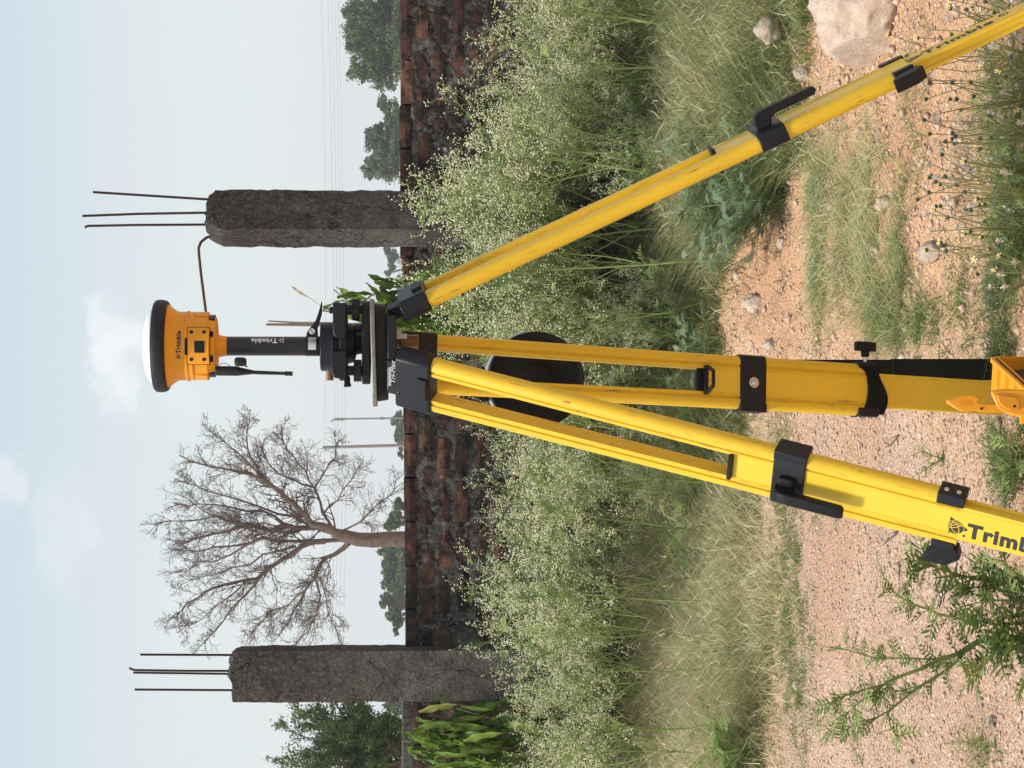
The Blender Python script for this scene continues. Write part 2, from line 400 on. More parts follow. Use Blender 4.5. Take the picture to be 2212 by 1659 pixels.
def conc_mat():
    t = NT('weathered_concrete'); p = t.pos()
    n1 = t.noise(p, 5, 8, 0.7); n2 = t.noise(p, 60, 5, 0.75); n3 = t.noise(p, 16, 5, 0.6, (3, 3, 0.5))
    col = t.ramp(n1, [(0.30, (0.055, 0.05, 0.044)), (0.5, (0.125, 0.115, 0.10)), (0.7, (0.21, 0.195, 0.175))])
    # soot and algae thicken towards the broken tops
    sp = t.n('ShaderNodeSeparateXYZ'); t.l(p, sp.inputs[0])
    hgt = t.ramp(t.math('ADD', t.math('MULTIPLY', sp.outputs['Z'], 0.42), t.math('MULTIPLY', n1, 0.35)), [(0.85, 0.0), (1.0, 0.6)])
    col = t.mix(hgt, col, (0.04, 0.036, 0.033))
    col = t.mix(t.ramp(n2, [(0.52, 0.0), (0.68, 0.8)]), col, (0.24, 0.215, 0.19))
    col = t.mix(t.ramp(n2, [(0.34, 0.9), (0.45, 0.0)]), col, (0.022, 0.02, 0.018))
    v = t.n('ShaderNodeTexVoronoi'); v.feature = 'DISTANCE_TO_EDGE'; v.inputs['Scale'].default_value = 3.1
    mp = t.n('ShaderNodeMapping'); mp.inputs['Scale'].default_value = (1.6, 1.6, 0.55)
    wv = t.n('ShaderNodeVectorMath'); wv.operation = 'MULTIPLY_ADD'
    nn = t.n('ShaderNodeTexNoise'); nn.inputs['Scale'].default_value = 7; nn.inputs['Detail'].default_value = 6; t.l(p, nn.inputs['Vector'])
    t.l(nn.outputs['Color'], wv.inputs[0]); wv.inputs[1].default_value = (0.25, 0.25, 0.25); t.l(p, wv.inputs[2])
    t.l(wv.outputs[0], mp.inputs['Vector']); t.l(mp.outputs[0], v.inputs['Vector'])
    crk = t.ramp(v.outputs['Distance'], [(0.0, 0.9), (0.007, 0.0)])
    col = t.mix(crk, col, (0.012, 0.01, 0.009))
    t.color(col); t.set(Roughness=0.96); t.b.inputs['Specular IOR Level'].default_value = 0.15
    h = t.math('SUBTRACT', t.math('ADD', n1, t.math('MULTIPLY', n2, 0.8)), crk)
    t.bump(h, 1.0, 0.02); return t.m
M_conc = conc_mat()
#@@PART2
# ------------------------------------------------------------------ ground
def smooth(a, b, x):
    t = min(1, max(0, (x - a) / (b - a))); return t * t * (3 - 2 * t)
def gz(x, y):
    z = 0.0
    if 2 < y < 14 and abs(x) < 5:
        z += 0.020 * noise.noise(Vector((x * 1.1, y * 1.1, 3.1))) + 0.009 * noise.noise(Vector((x * 4.3, y * 4.3, 9.1)))
        z += 0.004 * noise.noise(Vector((x * 14, y * 14, 5.5)))
        rough = smooth(-.35, .15, x) * (1 - smooth(9.9, 10.3, y))
        rd_ = abs(noise.noise(Vector((x * 5.5, y * 3.2, 1.7)))); z += rough * (.030 * (.35 - rd_) + .016 * noise.noise(Vector((x * 12, y * 9, 4.4))) + .008 * noise.noise(Vector((x * 30, y * 26, 2.4))))
        bank = smooth(-0.1, 0.25, x) * smooth(8.0, 9.2, y) * (1 - smooth(9.75, 10.15, y))
        z += 0.075 * bank
        # shallow rut across the dirt on the right and a low shelf below it
        z += -0.035 * math.exp(-((y - 6.95 - 0.18 * x) / 0.14) ** 2) * smooth(-0.35, 0.2, x)
        z += 0.018 * math.exp(-((y - 7.6 + 0.05 * x) / 0.25) ** 2)
    return z
xs = np.concatenate([np.linspace(-240, -8, 26), np.linspace(-7, -3.2, 20), np.linspace(-3.1, -2.0, 20), np.linspace(-1.95, 1.95, 260), np.linspace(2.0, 3.1, 20), np.linspace(3.2, 7, 20), np.linspace(8, 240, 26)])
ys = np.concatenate([np.linspace(-25, 2.5, 20), np.linspace(3, 4.9, 30), np.linspace(4.95, 10.5, 420), np.linspace(10.6, 12, 40), np.linspace(12.3, 20, 20), np.linspace(22, 380, 60)])
GV = np.array([(x, y, gz(x, y)) for y in ys for x in xs])
nx = len(xs)
ii, jj = np.meshgrid(np.arange(len(ys) - 1), np.arange(nx - 1), indexing='ij')
b0 = (ii * nx + jj).ravel()
GF = np.stack([b0, b0 + 1, b0 + nx + 1, b0 + nx], 1)
ground = np_mesh('ground', GV, GF, M_ground, smooth=True)
tag(ground, kind='structure')

# ------------------------------------------------------------------ brick walls
def rough_brick(seed, L_, H_, D_):
    """a worn brick: box split 4 x 2 x 2 with knocked-off corners"""
    r = random.Random(seed); vs = {}; V = []; F = []
    nxs, nys, nzs = 4, 1, 2
    def vid(i, j, k):
        key = (i, j, k)
        if key not in vs:
            x = (i / nxs - .5) * L_; y = (j / nys - .5) * D_; z = (k / nzs - .5) * H_
            ex = (i in (0, nxs)) + (k in (0, nzs))
            if j == 0:
                y += r.uniform(0, 0.005) + (0.004 if ex else 0) + (0.006 if ex == 2 else 0)
                if i in (0, nxs): x *= 1 - r.uniform(0.00, 0.07)
                if k in (0, nzs): z *= 1 - r.uniform(0.0, 0.16) - (0.12 if ex == 2 else 0)
            vs[key] = len(V); V.append((x, y, z))
        return vs[key]
    for i in range(nxs):
        for k in range(nzs):
            F.append((vid(i, 0, k), vid(i + 1, 0, k), vid(i + 1, 0, k + 1), vid(i, 0, k + 1)))
            F.append((vid(i, 1, k), vid(i, 1, k + 1), vid(i + 1, 1, k + 1), vid(i + 1, 1, k)))
        F.append((vid(i, 0, nzs), vid(i + 1, 0, nzs), vid(i + 1, 1, nzs), vid(i, 1, nzs)))
        F.append((vid(i, 0, 0), vid(i, 1, 0), vid(i + 1, 1, 0), vid(i + 1, 0, 0)))
    for k in range(nzs):
        F.append((vid(0, 0, k), vid(0, 0, k + 1), vid(0, 1, k + 1), vid(0, 1, k)))
        F.append((vid(nxs, 0, k), vid(nxs, 1, k), vid(nxs, 1, k + 1), vid(nxs, 0, k + 1)))
    me = bpy.data.meshes.new('brick'); me.from_pydata(V, [], F); me.materials.append(M_brick); me.update(); return me
BR = [rough_brick(i, 0.205, 0.064, 0.10) for i in range(7)]
HB = [rough_brick(i + 20, 0.098, 0.064, 0.10) for i in range(3)]
TB = [rough_brick(i + 40, 0.222, 0.062, 0.12) for i in range(4)]
def brick_wall(x0, x1, y0, y1, ztop0, ztop1, label, seed):
    """wall face runs from (x0,y0) to (x1,y1); top follows ztop0..ztop1"""
    r = random.Random(seed)
    ln = math.hypot(x1 - x0, y1 - y0); ang = math.atan2(y1 - y0, x1 - x0)
    Mw = Matrix.Translation((x0, y0, 0)) @ Matrix.Rotation(ang, 4, 'Z')
    w = empty('brick_wall', None, label, 'wall', 'lengths of the old brick wall', mat=Mw)
    # mortar body with a lumpy face, 230 mm thick
    step = 0.016; nu = int(ln / step) + 1; nv = int(1.56 / step) + 1
    V = []; 
    for j in range(nv):
        for i in range(nu):
            u = i / (nu - 1) * ln; q = j / (nv - 1)
            zt = ztop0 + (ztop1 - ztop0) * u / ln - 0.058
            z = -0.05 + (zt + 0.05) * q
            d = 0.012 * noise.noise(Vector((u * 9 + seed, z * 9, 0))) + 0.012 * noise.noise(Vector((u * 34, z * 34, seed))) + 0.004 * r.uniform(-1, 1)
            V.append((u, 0.0065 + d, z))
    F = [(j * nu + i, j * nu + i + 1, (j + 1) * nu + i + 1, (j + 1) * nu + i) for j in range(nv - 1) for i in range(nu - 1)]
    b = len(V)
    V += [(0, 0.235, -0.05), (ln, 0.235, -0.05), (ln, 0.235, ztop1 - 0.058), (0, 0.235, ztop0 - 0.058)]
    F += [(b + 1, b, b + 3, b + 2)]
    me = bpy.data.meshes.new('mortar'); top = [(nv - 1) * nu + i for i in range(nu)]
    F.append(tuple(top + [b + 2, b + 3]))
    F.append(tuple([j * nu for j in range(nv)][::-1] + [b]) if False else (0, (nv - 1) * nu, b + 3, b))
    F.append((nu - 1, b + 1, b + 2, nv * nu - 1))
    me.from_pydata(V, [], F); me.materials.append(M_mortar); me.shade_smooth(); me.update()
    link_obj('mortar', me, w)
    # capping course
    u = 0.0
    while u < ln - 0.06:
        L_ = min(0.226, ln - u)
        o = link_obj('brick', r.choice(TB), w); zc = ztop0 + (ztop1 - ztop0) * (u + .11) / ln
        o.location = (u + L_ / 2, 0.052 + r.uniform(-.006, .004), zc - 0.031 + r.uniform(-.007, .005)); o.scale = ((L_ - 0.003) / 0.222, 1, 1)
        o.rotation_euler = (0, r.uniform(-.012, .012), 0)
        o = link_obj('brick', r.choice(TB), w); o.location = (u + L_ / 2, 0.175, zc - 0.034); o.scale = ((L_ - 0.003) / 0.222, 0.98, 1)
        u += L_
    k = 0
    zc0 = 0.115
    while True:
        off = zc0 + k * 0.092
        if ztop0 - off < 0.0: break
        u = -r.uniform(0, 0.2)
        while u < ln:
            hb = r.random() < 0.14; L_ = 0.098 if hb else 0.205 * r.uniform(0.9, 1.06)
            a, b_ = max(u, 0.002), min(u + L_, ln - 0.002)
            if b_ - a > 0.035 and r.random() > 0.05:
                cx = (a + b_) / 2; base = 0.098 if hb else 0.205
                o = link_obj('brick', r.choice(HB if hb else BR), w)
                z = ztop0 + (ztop1 - ztop0) * cx / ln - off
                o.location = (cx, 0.052 - r.uniform(0.001, 0.012), z + r.uniform(-.004, .004)); o.scale = ((b_ - a) / base, 1, r.uniform(0.9, 1.15))
                o.rotation_euler = (0, r.uniform(-.02, .02), r.uniform(-.012, .012))
            u += L_ + r.uniform(0.014, 0.032)
        k += 1
    return w
WY = 11.25
def wx(y): return at(900, y, WY).x
def wz(v): return at(v, 829.5, WY).z
brick_wall(wx(1412), wx(524), WY, WY, wz(876), wz(865), 'long middle length of sooty red brick wall between the two concrete columns', 3)
brick_wall(wx(415), wx(415) + 1.9, WY, WY + 0.02, wz(864), wz(861), 'brick wall length to the right of the column with splayed rebars, mostly behind weeds', 5)
brick_wall(wx(1508) - 1.6, wx(1508), WY + 0.06, WY + 0.02, wz(889), wz(888), 'short brick wall length left of the left column, behind the broad-leaved sapling', 9)
# grey rendered parapet seen just over the left length
b = MB(); b.box((wx(1508) - 0.8, WY + 0.75, 0.765), (1.6, 0.2, 1.53)); 
tag(b.build('boundary_wall', M_conc, bevel=0.01), 'low grey rendered wall top seen just over the left end of the brick wall', 'wall')

# ------------------------------------------------------------------ concrete columns
def column(y0, y1, vtop, Yf, depth, seed, label, rot, bars, chip):
    xc = (at(900, y0, Yf).x + at(900, y1, Yf).x) / 2; wid = abs(at(900, y0, Yf).x - at(900, y1, Yf).x)
    ztop = at(vtop, 829.5, Yf).z
    base = empty('concrete_column', (xc, Yf + depth / 2, 0), label, 'column')
    n = 12; m_ = int(ztop / 0.018); V = []; F = []
    c, s_ = math.cos(rot), math.sin(rot)
    sc = wid / (abs(c) * 1 + abs(s_) * depth / wid) / wid if rot else 1
    ring = []
    for e in range(4):
        for i in range(n):
            t = i / n
            ring.append([(-.5 + t, -.5), (.5, -.5 + t), (.5 - t, .5), (-.5, .5 - t)][e])
    R_ = len(ring)
    for j in range(m_ + 1):
        z = (ztop + 0.1) * j / m_ - 0.1 - 0.012
        for (a, b_) in ring:
            x = a * wid * sc; y = b_ * depth * sc
            zz = z
            k = noise.noise(Vector((a * 3 + seed, b_ * 3, z * 7))) * 0.007 + noise.noise(Vector((a * 9, b_ * 9 + seed, z * 30))) * 0.005
            corner = max(abs(a), abs(b_)) > .49 and min(abs(a), abs(b_)) > .40
            if corner: k -= 0.002 + 0.006 * max(0, noise.noise(Vector((a * 2, seed, z * 12))))
            d = math.hypot(x, y) or 1
            x += x / d * k; y += y / d * k
            top = ztop - z
            for (side, hgt, cut) in chip:
                if top < hgt and a * side > 0: x -= side * cut * (1 - top / hgt) * (0.5 + abs(a)) 
            if j >= m_ - 1: zz += 0.02 * noise.noise(Vector((a * 5, b_ * 5, seed)))
            V.append((x * c - y * s_, x * s_ + y * c, zz))
    for j in range(m_):
        for i in range(R_):
            i2 = (i + 1) % R_
            F.append((j * R_ + i, j * R_ + i2, (j + 1) * R_ + i2, (j + 1) * R_ + i))
    # broken top: rings shrinking inwards
    last = m_ * R_
    for q in (0.66, 0.33):
        st = len(V)
        for i, (a, b_) in enumerate(ring):
            p = V[m_ * R_ + i]
            V.append((p[0] * q, p[1] * q, p[2] + 0.006 * (1 - q) + 0.030 * noise.noise(Vector((p[0] * 30 * q, p[1] * 30 * q, seed)))))
        for i in range(R_):
            i2 = (i + 1) % R_; F.append((last + i, last + i2, st + i2, st + i))
        last = st
    F.append(tuple(last + i for i in range(R_)))
    me = bpy.data.meshes.new('shaft'); me.from_pydata(V, [], F); me.materials.append(M_conc); me.shade_smooth(); me.set_sharp_from_angle(angle=math.radians(45)); me.update()
    link_obj('shaft', me, base)
    for pts, rad, mat in bars:
        q = MB(); P = [at(v, y, Yf + depth / 2 + dy) - base.location for v, y, dy in pts]
        q.tube(P, rad, 8); q.build('rebar', mat, base)
    return base
column(1405, 1516, 497, 11.06, 0.26, 11, 'square weathered concrete column left of the bare tree, four straight rebars on top', 0.0,
       [([(520, 1415, -.05), (303, 1414, -.05)], 0.0058, M_rebar), ([(560, 1449.5, -.10), (400, 1449, -.10), (290, 1447.5, -.10), (279, 1443, -.10)], 0.0058, M_rebar),
        ([(520, 1456, .07), (288, 1453, .07)], 0.0056, M_rebar), ([(520, 1491, .05), (291, 1489.5, .05)], 0.0058, M_rebar)], [(1, 0.03, 0.03)])
column(408, 531, 440, 11.02, 0.25, 23, 'chipped concrete column right of the receiver, three splayed rebars and one bent over', 0.42,
       [([(470, 432, 0), (201, 415, 0)], 0.0062, M_rebar), ([(470, 459, -.06), (300, 462, -.06), (178, 466.5, -.06)], 0.0062, M_rebar), ([(470, 485, .05), (300, 486, .05), (190, 488, .05), (183, 491, .05)], 0.0062, M_rebar),
        ([(455, 510, -.03), (445, 514, -.03), (434, 523, -.05), (429, 536, -.06), (430, 552, -.07), (434, 590, -.09), (441, 645, -.12), (446, 684, -.14), (452, 720, -.16)], 0.0072, M_rust)],
       [(-1, 0.09, 0.05), (1, 0.05, 0.045)])

# ------------------------------------------------------------------ poles and wires
FAR = 1.8
def utility_pole(v0, y0, v1, y1, Y, rad, label, arm):
    Y *= FAR; rad *= FAR
    p0 = at(v0, y0, Y); p1 = at(v1, y1, Y)
    d = (p0 - p1); foot = p1 + d * (-(p1.z) / d.z) if abs(d.z) > 1e-6 else p1
    foot = p1 - d * (p1.z / d.z)
    e = empty('utility_pole', foot, label, 'pole')
    q = MB(); q.tube([Vector((0, 0, -.3)), p0 - foot], [rad * 1.25, rad], 8); q.build('mast', M_polec, e)
    q = MB()
    for (dv, dy, dv2, dy2, r_) in arm:
        q.tube([at(v0 + dv, y0 + dy, Y) - foot, at(v0 + dv2, y0 + dy2, Y) - foot], r_ * FAR, 6)
    q.build('bracket', M_polec, e)
    return e
utility_pole(722, 905.5, 861, 903, 78, 0.028, 'thin grey lamp post beyond the wall, the right one of two, standing before hazy trees', [(0, 0, -7, 5, .03), (2, 0, 22, .5, .055), (100, -1.8, 106, -1.8, .06)])
utility_pole(697, 966.5, 862, 962, 70, 0.045, 'thicker grey utility pole beyond the wall, just right of the bare tree', [(8, 5, 10, -4, .02), (12, 4, 20, 1, .02)])
def wire(pts, label, rad=0.008):
    P = []
    for (v, y, Y) in pts: P.append(at(v, y, Y * FAR))
    q = MB(); q.tube(P, rad * FAR, 4, caps=False); return tag(q.build('power_line', M_wire), label, 'power line', 'power lines crossing the sky')
for k, (va, vb, vc, vd) in enumerate([(693, 704, 700, 697), (707, 719, 724, 716), (715, 726, 731, 724), (722, 734, 739, 733), (729, 741, 747, 742)]):
    wire([(va, -60, 88), (va + (vb - va) * .6, 200, 90), (vb, 480, 92), ((vb + vc) / 2 + 1, 800, 95), (vc, 1050, 98), (vd, 1400, 102), (vd - 10, 1750, 106)],
         ['faint topmost power line in the sky, running clear of the others', 'second power line down in the sky, first of the close bunch of four', 'third power line down in the sky, within the bunch of four', 'fourth power line down in the sky, next above the lowest', 'lowest of the faint power lines in the sky'][k], 0.0065)

# ------------------------------------------------------------------ bare tree
BT_Y = 44.0
bare = empty('bare_tree', Vector((at(860, 1165, BT_Y).x, BT_Y, 0)), 'big leafless grey tree with spreading twiggy crown beyond the brick wall', 'tree')
def BZ(z, dy=0.0):   # crop coordinates of the tree -> world, relative to the tree foot
    z = (z[0] if z[0] > 900 else 900 + (z[0] - 900) * .94, z[1])
    return at(274.3 + z[0] / 2.749, 877.8 + z[1] / 2.749, BT_Y + dy) - bare.location
limbs = [
 ([(1300,775),(1200,740),(1070,722),(940,705),(850,740),(700,715),(570,745),(440,770),(330,800),(270,812)], .105, .012, 0),
 ([(1230,735),(1100,700),(1060,650),(960,560),(870,480),(820,440),(700,400),(560,370),(400,340),(270,290)], .11, .010, -1),
 ([(880,490),(780,400),(720,300),(700,180),(720,80)], .045, .009, -.9),
 ([(1220,730),(1160,630),(1130,520),(1110,480),(1000,440),(900,400),(820,310),(800,240)], .05, .009, .7),
 ([(1115,482),(1180,380),(1240,300),(1262,200)], .028, .008, .9),
 ([(1165,640),(1250,560),(1330,440),(1400,330)], .03, .008, -.6),
 ([(1062,655),(900,640),(700,570),(520,520),(380,470),(270,440)], .045, .009, .4),
 ([(1290,735),(1380,690),(1450,620),(1560,530),(1660,440)], .035, .007, -.8),
 ([(1290,790),(1100,800),(950,800),(800,780),(600,830),(400,860),(240,850)], .075, .010, .6),
 ([(1180,800),(1040,830),(920,910),(840,960),(700,1030),(560,1060),(440,1100),(320,1170),(240,1240)], .085, .010, -.4),
 ([(1315,812),(1260,860),(1180,900),(1130,960),(1120,1020),(1060,1090),(1020,1170),(960,1280),(900,1370)], .08, .009, .9),
 ([(1120,1020),(1150,1130),(1130,1230),(1080,1330),(1000,1420)], .035, .008, 1.2),
 ([(1062,1088),(960,1180),(850,1210),(760,1300),(720,1370)], .03, .008, .5),
 ([(925,905),(800,1000),(700,1110),(600,1200),(500,1330),(430,1410)], .042, .008, -1.0),
 ([(940,705),(800,620),(600,600),(400,580),(230,570)], .045, .008, .7),
 ([(860,735),(700,700),(500,650),(300,680),(120,700)], .045, .008, -.5),
 ([(800,785),(600,880),(400,920),(240,990)], .038, .008, 1.0),
 ([(830,450),(700,330),(580,230),(480,160)], .036, .008, .3),
 ([(1110,485),(1060,380),(990,300),(930,210),(920,130)], .03, .008, -.3),
 ([(760,740),(600,690),(420,620),(260,520)], .03, .008, 1.3),
 ([(1000,830),(800,880),(600,960),(430,1010),(280,1060)], .04, .008, 1.4),
 ([(1130,1010),(1180,1120),(1200,1240),(1260,1380)], .022, .007, .2),
 ([(700,1030),(560,1150),(420,1260),(330,1300)], .025, .007, .3),
]
q = MB(); q.tube([Vector((0.05, 0, -.2)), BZ((1660, 790)), BZ((1560, 788)), BZ((1460, 795)), BZ((1370, 790)), BZ((1290, 770)), BZ((1220, 748))], [.19, .165, .155, .15, .14, .13, .09], 12)
q.build('trunk', M_bark, bare)
rb = random.Random(77); qb = MB(); qt = MB()
def jitter_path(P, amt):
    out_ = [P[0]]
    for a, b_ in zip(P[:-1], P[1:]):
        mid = (a + b_) / 2 + Vector((rb.gauss(0, amt), rb.gauss(0, amt), rb.gauss(0, amt))) * (b_ - a).length
        out_ += [mid, b_]
    return out_
def twigs(P0, d0, length, rad, depth):
    d = d0.normalized(); n = 4 if depth < 2 else 3
    pts = [P0]; p = P0.copy()
    up = Vector((0, 0, 0.10))
    for i in range(n):
        d = (d + Vector((rb.gauss(0, .20), rb.gauss(0, .20), rb.gauss(0, .20))) + up * .3).normalized()
        p = p + d * length / n; pts.append(p.copy())
        if depth < 3 and i > 0 or depth == 0:
            for _ in range(1 if depth == 2 else rb.choice((1, 2))):
                side = Vector((rb.gauss(0, 1), rb.gauss(0, 1), rb.gauss(0, 1))).normalized()
                twigs(p, (d + side * .95), length * rb.uniform(.38, .62), rad * .62, depth + 1)
    (qb if depth < 1 else qt).tube(pts, [max(rad * (1 - .6 * i / n), .0032) for i in range(n + 1)], 4 if depth < 1 else 3, caps=False)
for pts, r0, r1, dep in limbs:
    n_ = len(pts) - 1
    P = jitter_path([BZ(z, dep * (i / n_)) for i, z in enumerate(pts)], .05)
    r0 *= .72; rr = [r0 + (r1 - r0) * (i / (len(P) - 1)) ** .75 for i in range(len(P))]
    qb.tube(P, rr, 8 if r0 > .06 else 6, caps=False)
    for i in range(2, len(P)):
        t = i / (len(P) - 1)
        seglen = (P[i] - P[i - 1]).length
        for _ in range(rb.choice((3, 4)) if t > .22 else rb.choice((0, 1))):
            d = (P[i] - P[i - 1]).normalized(); side = Vector((rb.gauss(0, 1), rb.gauss(0, 1), rb.gauss(0, 1))).normalized()
            a = P[i - 1].lerp(P[i], rb.random())
            twigs(a, d + side * rb.uniform(.5, 1.0), rb.uniform(.30, .66) * (1.05 - .55 * t), max(.008, rr[i] * .4), 1 if rb.random() < .75 else 0)
qb.build('branches', M_bark, bare)
tag(qt.build('twigs', M_bark2, bare, smooth=False), kind='stuff')

# ------------------------------------------------------------------ leafy trees beyond the wall
def rand_leaves(nr, centers, radii, weights, n, size, flat=1.0):
    """n small leaf triangles filling ellipsoids; returns V,F,tone"""
    w = np.array(weights, float); w /= w.sum()
    idx = nr.choice(len(centers), n, p=w)
    C = np.array(centers)[idx]; Rr = np.array(radii)[idx]
    d = nr.normal(size=(n, 3)); d /= np.linalg.norm(d, axis=1)[:, None]
    rad = nr.random(n) ** 0.5 * (1 + 0.30 * np.abs(nr.normal(size=n)) * (nr.random(n) > .45))
    P = C + d * rad[:, None] * Rr
    a = nr.normal(size=(n, 3)); a /= np.linalg.norm(a, axis=1)[:, None]
    b_ = np.cross(a, nr.normal(size=(n, 3))); b_ /= np.linalg.norm(b_, axis=1)[:, None]
    s = size * nr.uniform(.5, 1.5, n)[:, None]
    V = np.stack([P - a * s - b_ * s * .28, P - a * s * .2 + b_ * s * .55, P + a * s, P - b_ * s * .5], 1).reshape(-1, 3)
    F = np.arange(n * 4).reshape(-1, 4)
    clump = nr.random(len(centers))[idx]
    tone = np.repeat(np.clip(0.30 + .35 * clump + .18 * nr.normal(size=n), 0, 1), 4)
    return V, F, tone
def leafy_tree(name, Y, blobs, n, size, mat, label, trunk_y, seed, extra_branch=True):
    Y *= FAR; size *= FAR
    """blobs: (v, y, rv, ry) in picture px at distance Y (only used to place real clumps at that distance)"""
    nr = np.random.RandomState(seed); r = random.Random(seed)
    foot = Vector((at(900, trunk_y, Y).x, Y, 0))
    e = empty(name, foot, label, 'tree')
    k = Y / FPX; cs = []; rs = []; ws = []
    for (v, y, rv, ry) in blobs:
        c0 = at(v, y, Y) - foot
        for _ in range(max(5, int(rv * ry / 26))):
            d = Vector((r.gauss(0, 1), r.gauss(0, 1), r.gauss(0, 1))).normalized() * r.random() ** .5
            rr = r.uniform(.14, .36)
            cs.append((c0.x + d.x * ry * k * .8, c0.y + d.y * (ry + rv) / 2 * k * .9, c0.z + d.z * rv * k * .8))
            rs.append((rr * ry * k, rr * (ry + rv) / 2 * k, rr * rv * k * .8)); ws.append(rv * ry * rr)
    V, F, T = rand_leaves(nr, cs, rs, ws, n, size)
    np_mesh('crown', V, F, mat, e, T)
    q = MB(); ctr = Vector(np.mean(np.array(cs), 0)); fork = ctr * .4; fork.z = max(.8, ctr.z * .45)
    q.tube([Vector((0, 0, -.2)), fork * .5, fork], [.20, .17, .14], 8)
    for c_ in r.sample(cs, min(26, len(cs))):
        c_ = Vector(c_); mid = fork.lerp(c_, .5) + Vector((r.gauss(0, .1), r.gauss(0, .1), r.gauss(.05, .1)))
        q.tube([fork, mid, c_], [.05, .028, .010], 4, caps=False)
    q.build('trunk', M_bark2, e)
    return e
leafy_tree('acacia_tree', 62, [(800, 60, 62, 66), (772, 30, 40, 44), (812, 130, 50, 55), (778, 150, 34, 34), (850, 80, 34, 110), (830, 185, 28, 26), (775, 90, 40, 45), (840, 0, 40, 50)], 52000, .042, M_tree, 'big bushy olive-green tree at the right end of the skyline behind the wall', 75, 3)
leafy_tree('acacia_tree', 74, [(815, 300, 34, 38), (832, 350, 38, 50), (805, 365, 30, 30), (850, 260, 24, 50), (828, 225, 22, 30), (855, 320, 20, 90)], 30000, .045, M_tree, 'lower grey-green bushy tree right of the column with splayed rebars', 320, 4)
leafy_tree('acacia_tree', 120, [(848, 560, 16, 24), (838, 590, 12, 14), (835, 545, 12, 12), (862, 620, 12, 30)], 6000, .09, M_tree, 'small pale hazy tree just left of the column with splayed rebars', 570, 5)
leafy_tree('scrub_tree', 110, [(856, 905, 14, 20), (858, 945, 12, 20), (866, 925, 12, 50), (864, 985, 8, 14)], 6500, .09, M_tree, 'dark low hazy scrub behind the two thin poles', 925, 6)
leafy_tree('scrub_tree', 60, [(850, 1125, 22, 28), (842, 1135, 16, 18), (862, 1100, 14, 24)], 7000, .05, M_tree2, 'small round green bush right of the bare trunk', 1125, 7)
leafy_tree('scrub_tree', 82, [(840, 1195, 24, 26), (842, 1225, 24, 30), (846, 1260, 24, 30), (856, 1300, 20, 40), (864, 1230, 16, 70)], 14000, .07, M_tree2, 'wide dark green thicket left of the bare trunk', 1240, 8)
leafy_tree('scrub_tree', 66, [(838, 1300, 20, 22), (848, 1330, 22, 22), (858, 1350, 14, 24), (828, 1290, 10, 12)], 4500, .05, M_tree, 'thin-leaved grey bush between thicket and left column', 1320, 10)
leafy_tree('scrub_tree', 70, [(848, 1520, 22, 20), (858, 1535, 14, 16), (838, 1525, 14, 12)], 3500, .05, M_tree, 'small bush tip poking out left of the left column', 1522, 12)
leafy_tree('scrub_tree', 130, [(862, 1640, 16, 50), (858, 1700, 16, 40)], 4000, .10, M_tree, 'pale far bushes at the left end of the skyline', 1640, 13)

# ascending shrubby tree, left edge: many upright twigs carrying tiny leaves
def twiggy_tree(Y, label, seed):
    r = random.Random(seed); nr = np.random.RandomState(seed)
    foot = Vector((at(900, 1640, Y).x, Y, 0)); e = empty('thorn_tree', foot, label, 'tree')
    q = MB(); q2 = MB(); pts = []
    hub = at(905, 1640, Y) - foot
    q.tube([Vector((0, 0, -.1)), hub], [.09, .07], 8)
    def grow(p, d, ln, rad, dep):
        n = 5; P = [p]
        for i in range(n):
            d = (d + Vector((r.gauss(0, .13), r.gauss(0, .13), r.gauss(0, .10))) + Vector((0, 0, .05))).normalized(); p = p + d * ln / n; P.append(p.copy())
            if dep < 3 and i >= 1:
                for _ in range(2 if dep < 1 else 1):
                    s_ = Vector((r.gauss(0, 1), r.gauss(0, 1), r.gauss(0, 1))).normalized()
                    grow(p, d + s_ * .75, ln * r.uniform(.34, .55), rad * .6, dep + 1)
            if dep >= 2:
                for _ in range(3): pts.append(p + Vector((r.gauss(0, .03), r.gauss(0, .03), r.gauss(0, .03))))
        q.tube(P, [max(rad * (1 - .15 * i), .004) for i in range(n + 1)], 4, caps=False)
    for k in range(15):
        tgt = at(r.uniform(600, 800), r.uniform(1525, 1760), Y + r.uniform(-.8, .8)) - foot
        if k == 0: tgt = at(745, 1555, Y) - foot
        if k == 1: tgt = at(840, 1540, Y) - foot
        d = tgt - hub; grow(hub, d, d.length * .64, .024, 0)
    q.build('trunk', M_bark2, e)
    P = np.array([tuple(p) for p in pts]); n = len(P)
    a = nr.normal(size=(n, 3)); a[:, 2] += .6; a /= np.linalg.norm(a, axis=1)[:, None]; b_ = np.cross(a, nr.normal(size=(n, 3))); b_ /= np.linalg.norm(b_, axis=1)[:, None]
    s = nr.uniform(.012, .030, n)[:, None]
    V = np.stack([P - a * s, P + b_ * s * .45, P + a * s, P - b_ * s * .45], 1).reshape(-1, 3)
    np_mesh('crown', V, np.arange(n * 4).reshape(-1, 4), M_tree2, e, np.repeat(np.clip(nr.normal(.35, .25, n), 0, 1), 4))
twiggy_tree(27, 'thorny open-crowned green tree at the left edge of the photo, behind the wall', 4)

# air: one closed box of thin haze round everything
hz = MB(); hz.box((0, 180, 6.0), (505, 420, 14.6))
hm = bpy.data.materials.new('haze'); hm.use_nodes = True; ht = hm.node_tree; ht.nodes.clear()
ho = ht.nodes.new('ShaderNodeOutputMaterial'); hv = ht.nodes.new('ShaderNodeVolumePrincipled')
hv.inputs['Color'].default_value = (0.93, 0.96, 1.0, 1); hv.inputs['Density'].default_value = 0.0010; hv.inputs['Anisotropy'].default_value = 0.2
ht.links.new(hv.outputs[0], ho.inputs['Volume'])
haze = hz.build('haze', hm, smooth=False); tag(haze, kind='stuff')
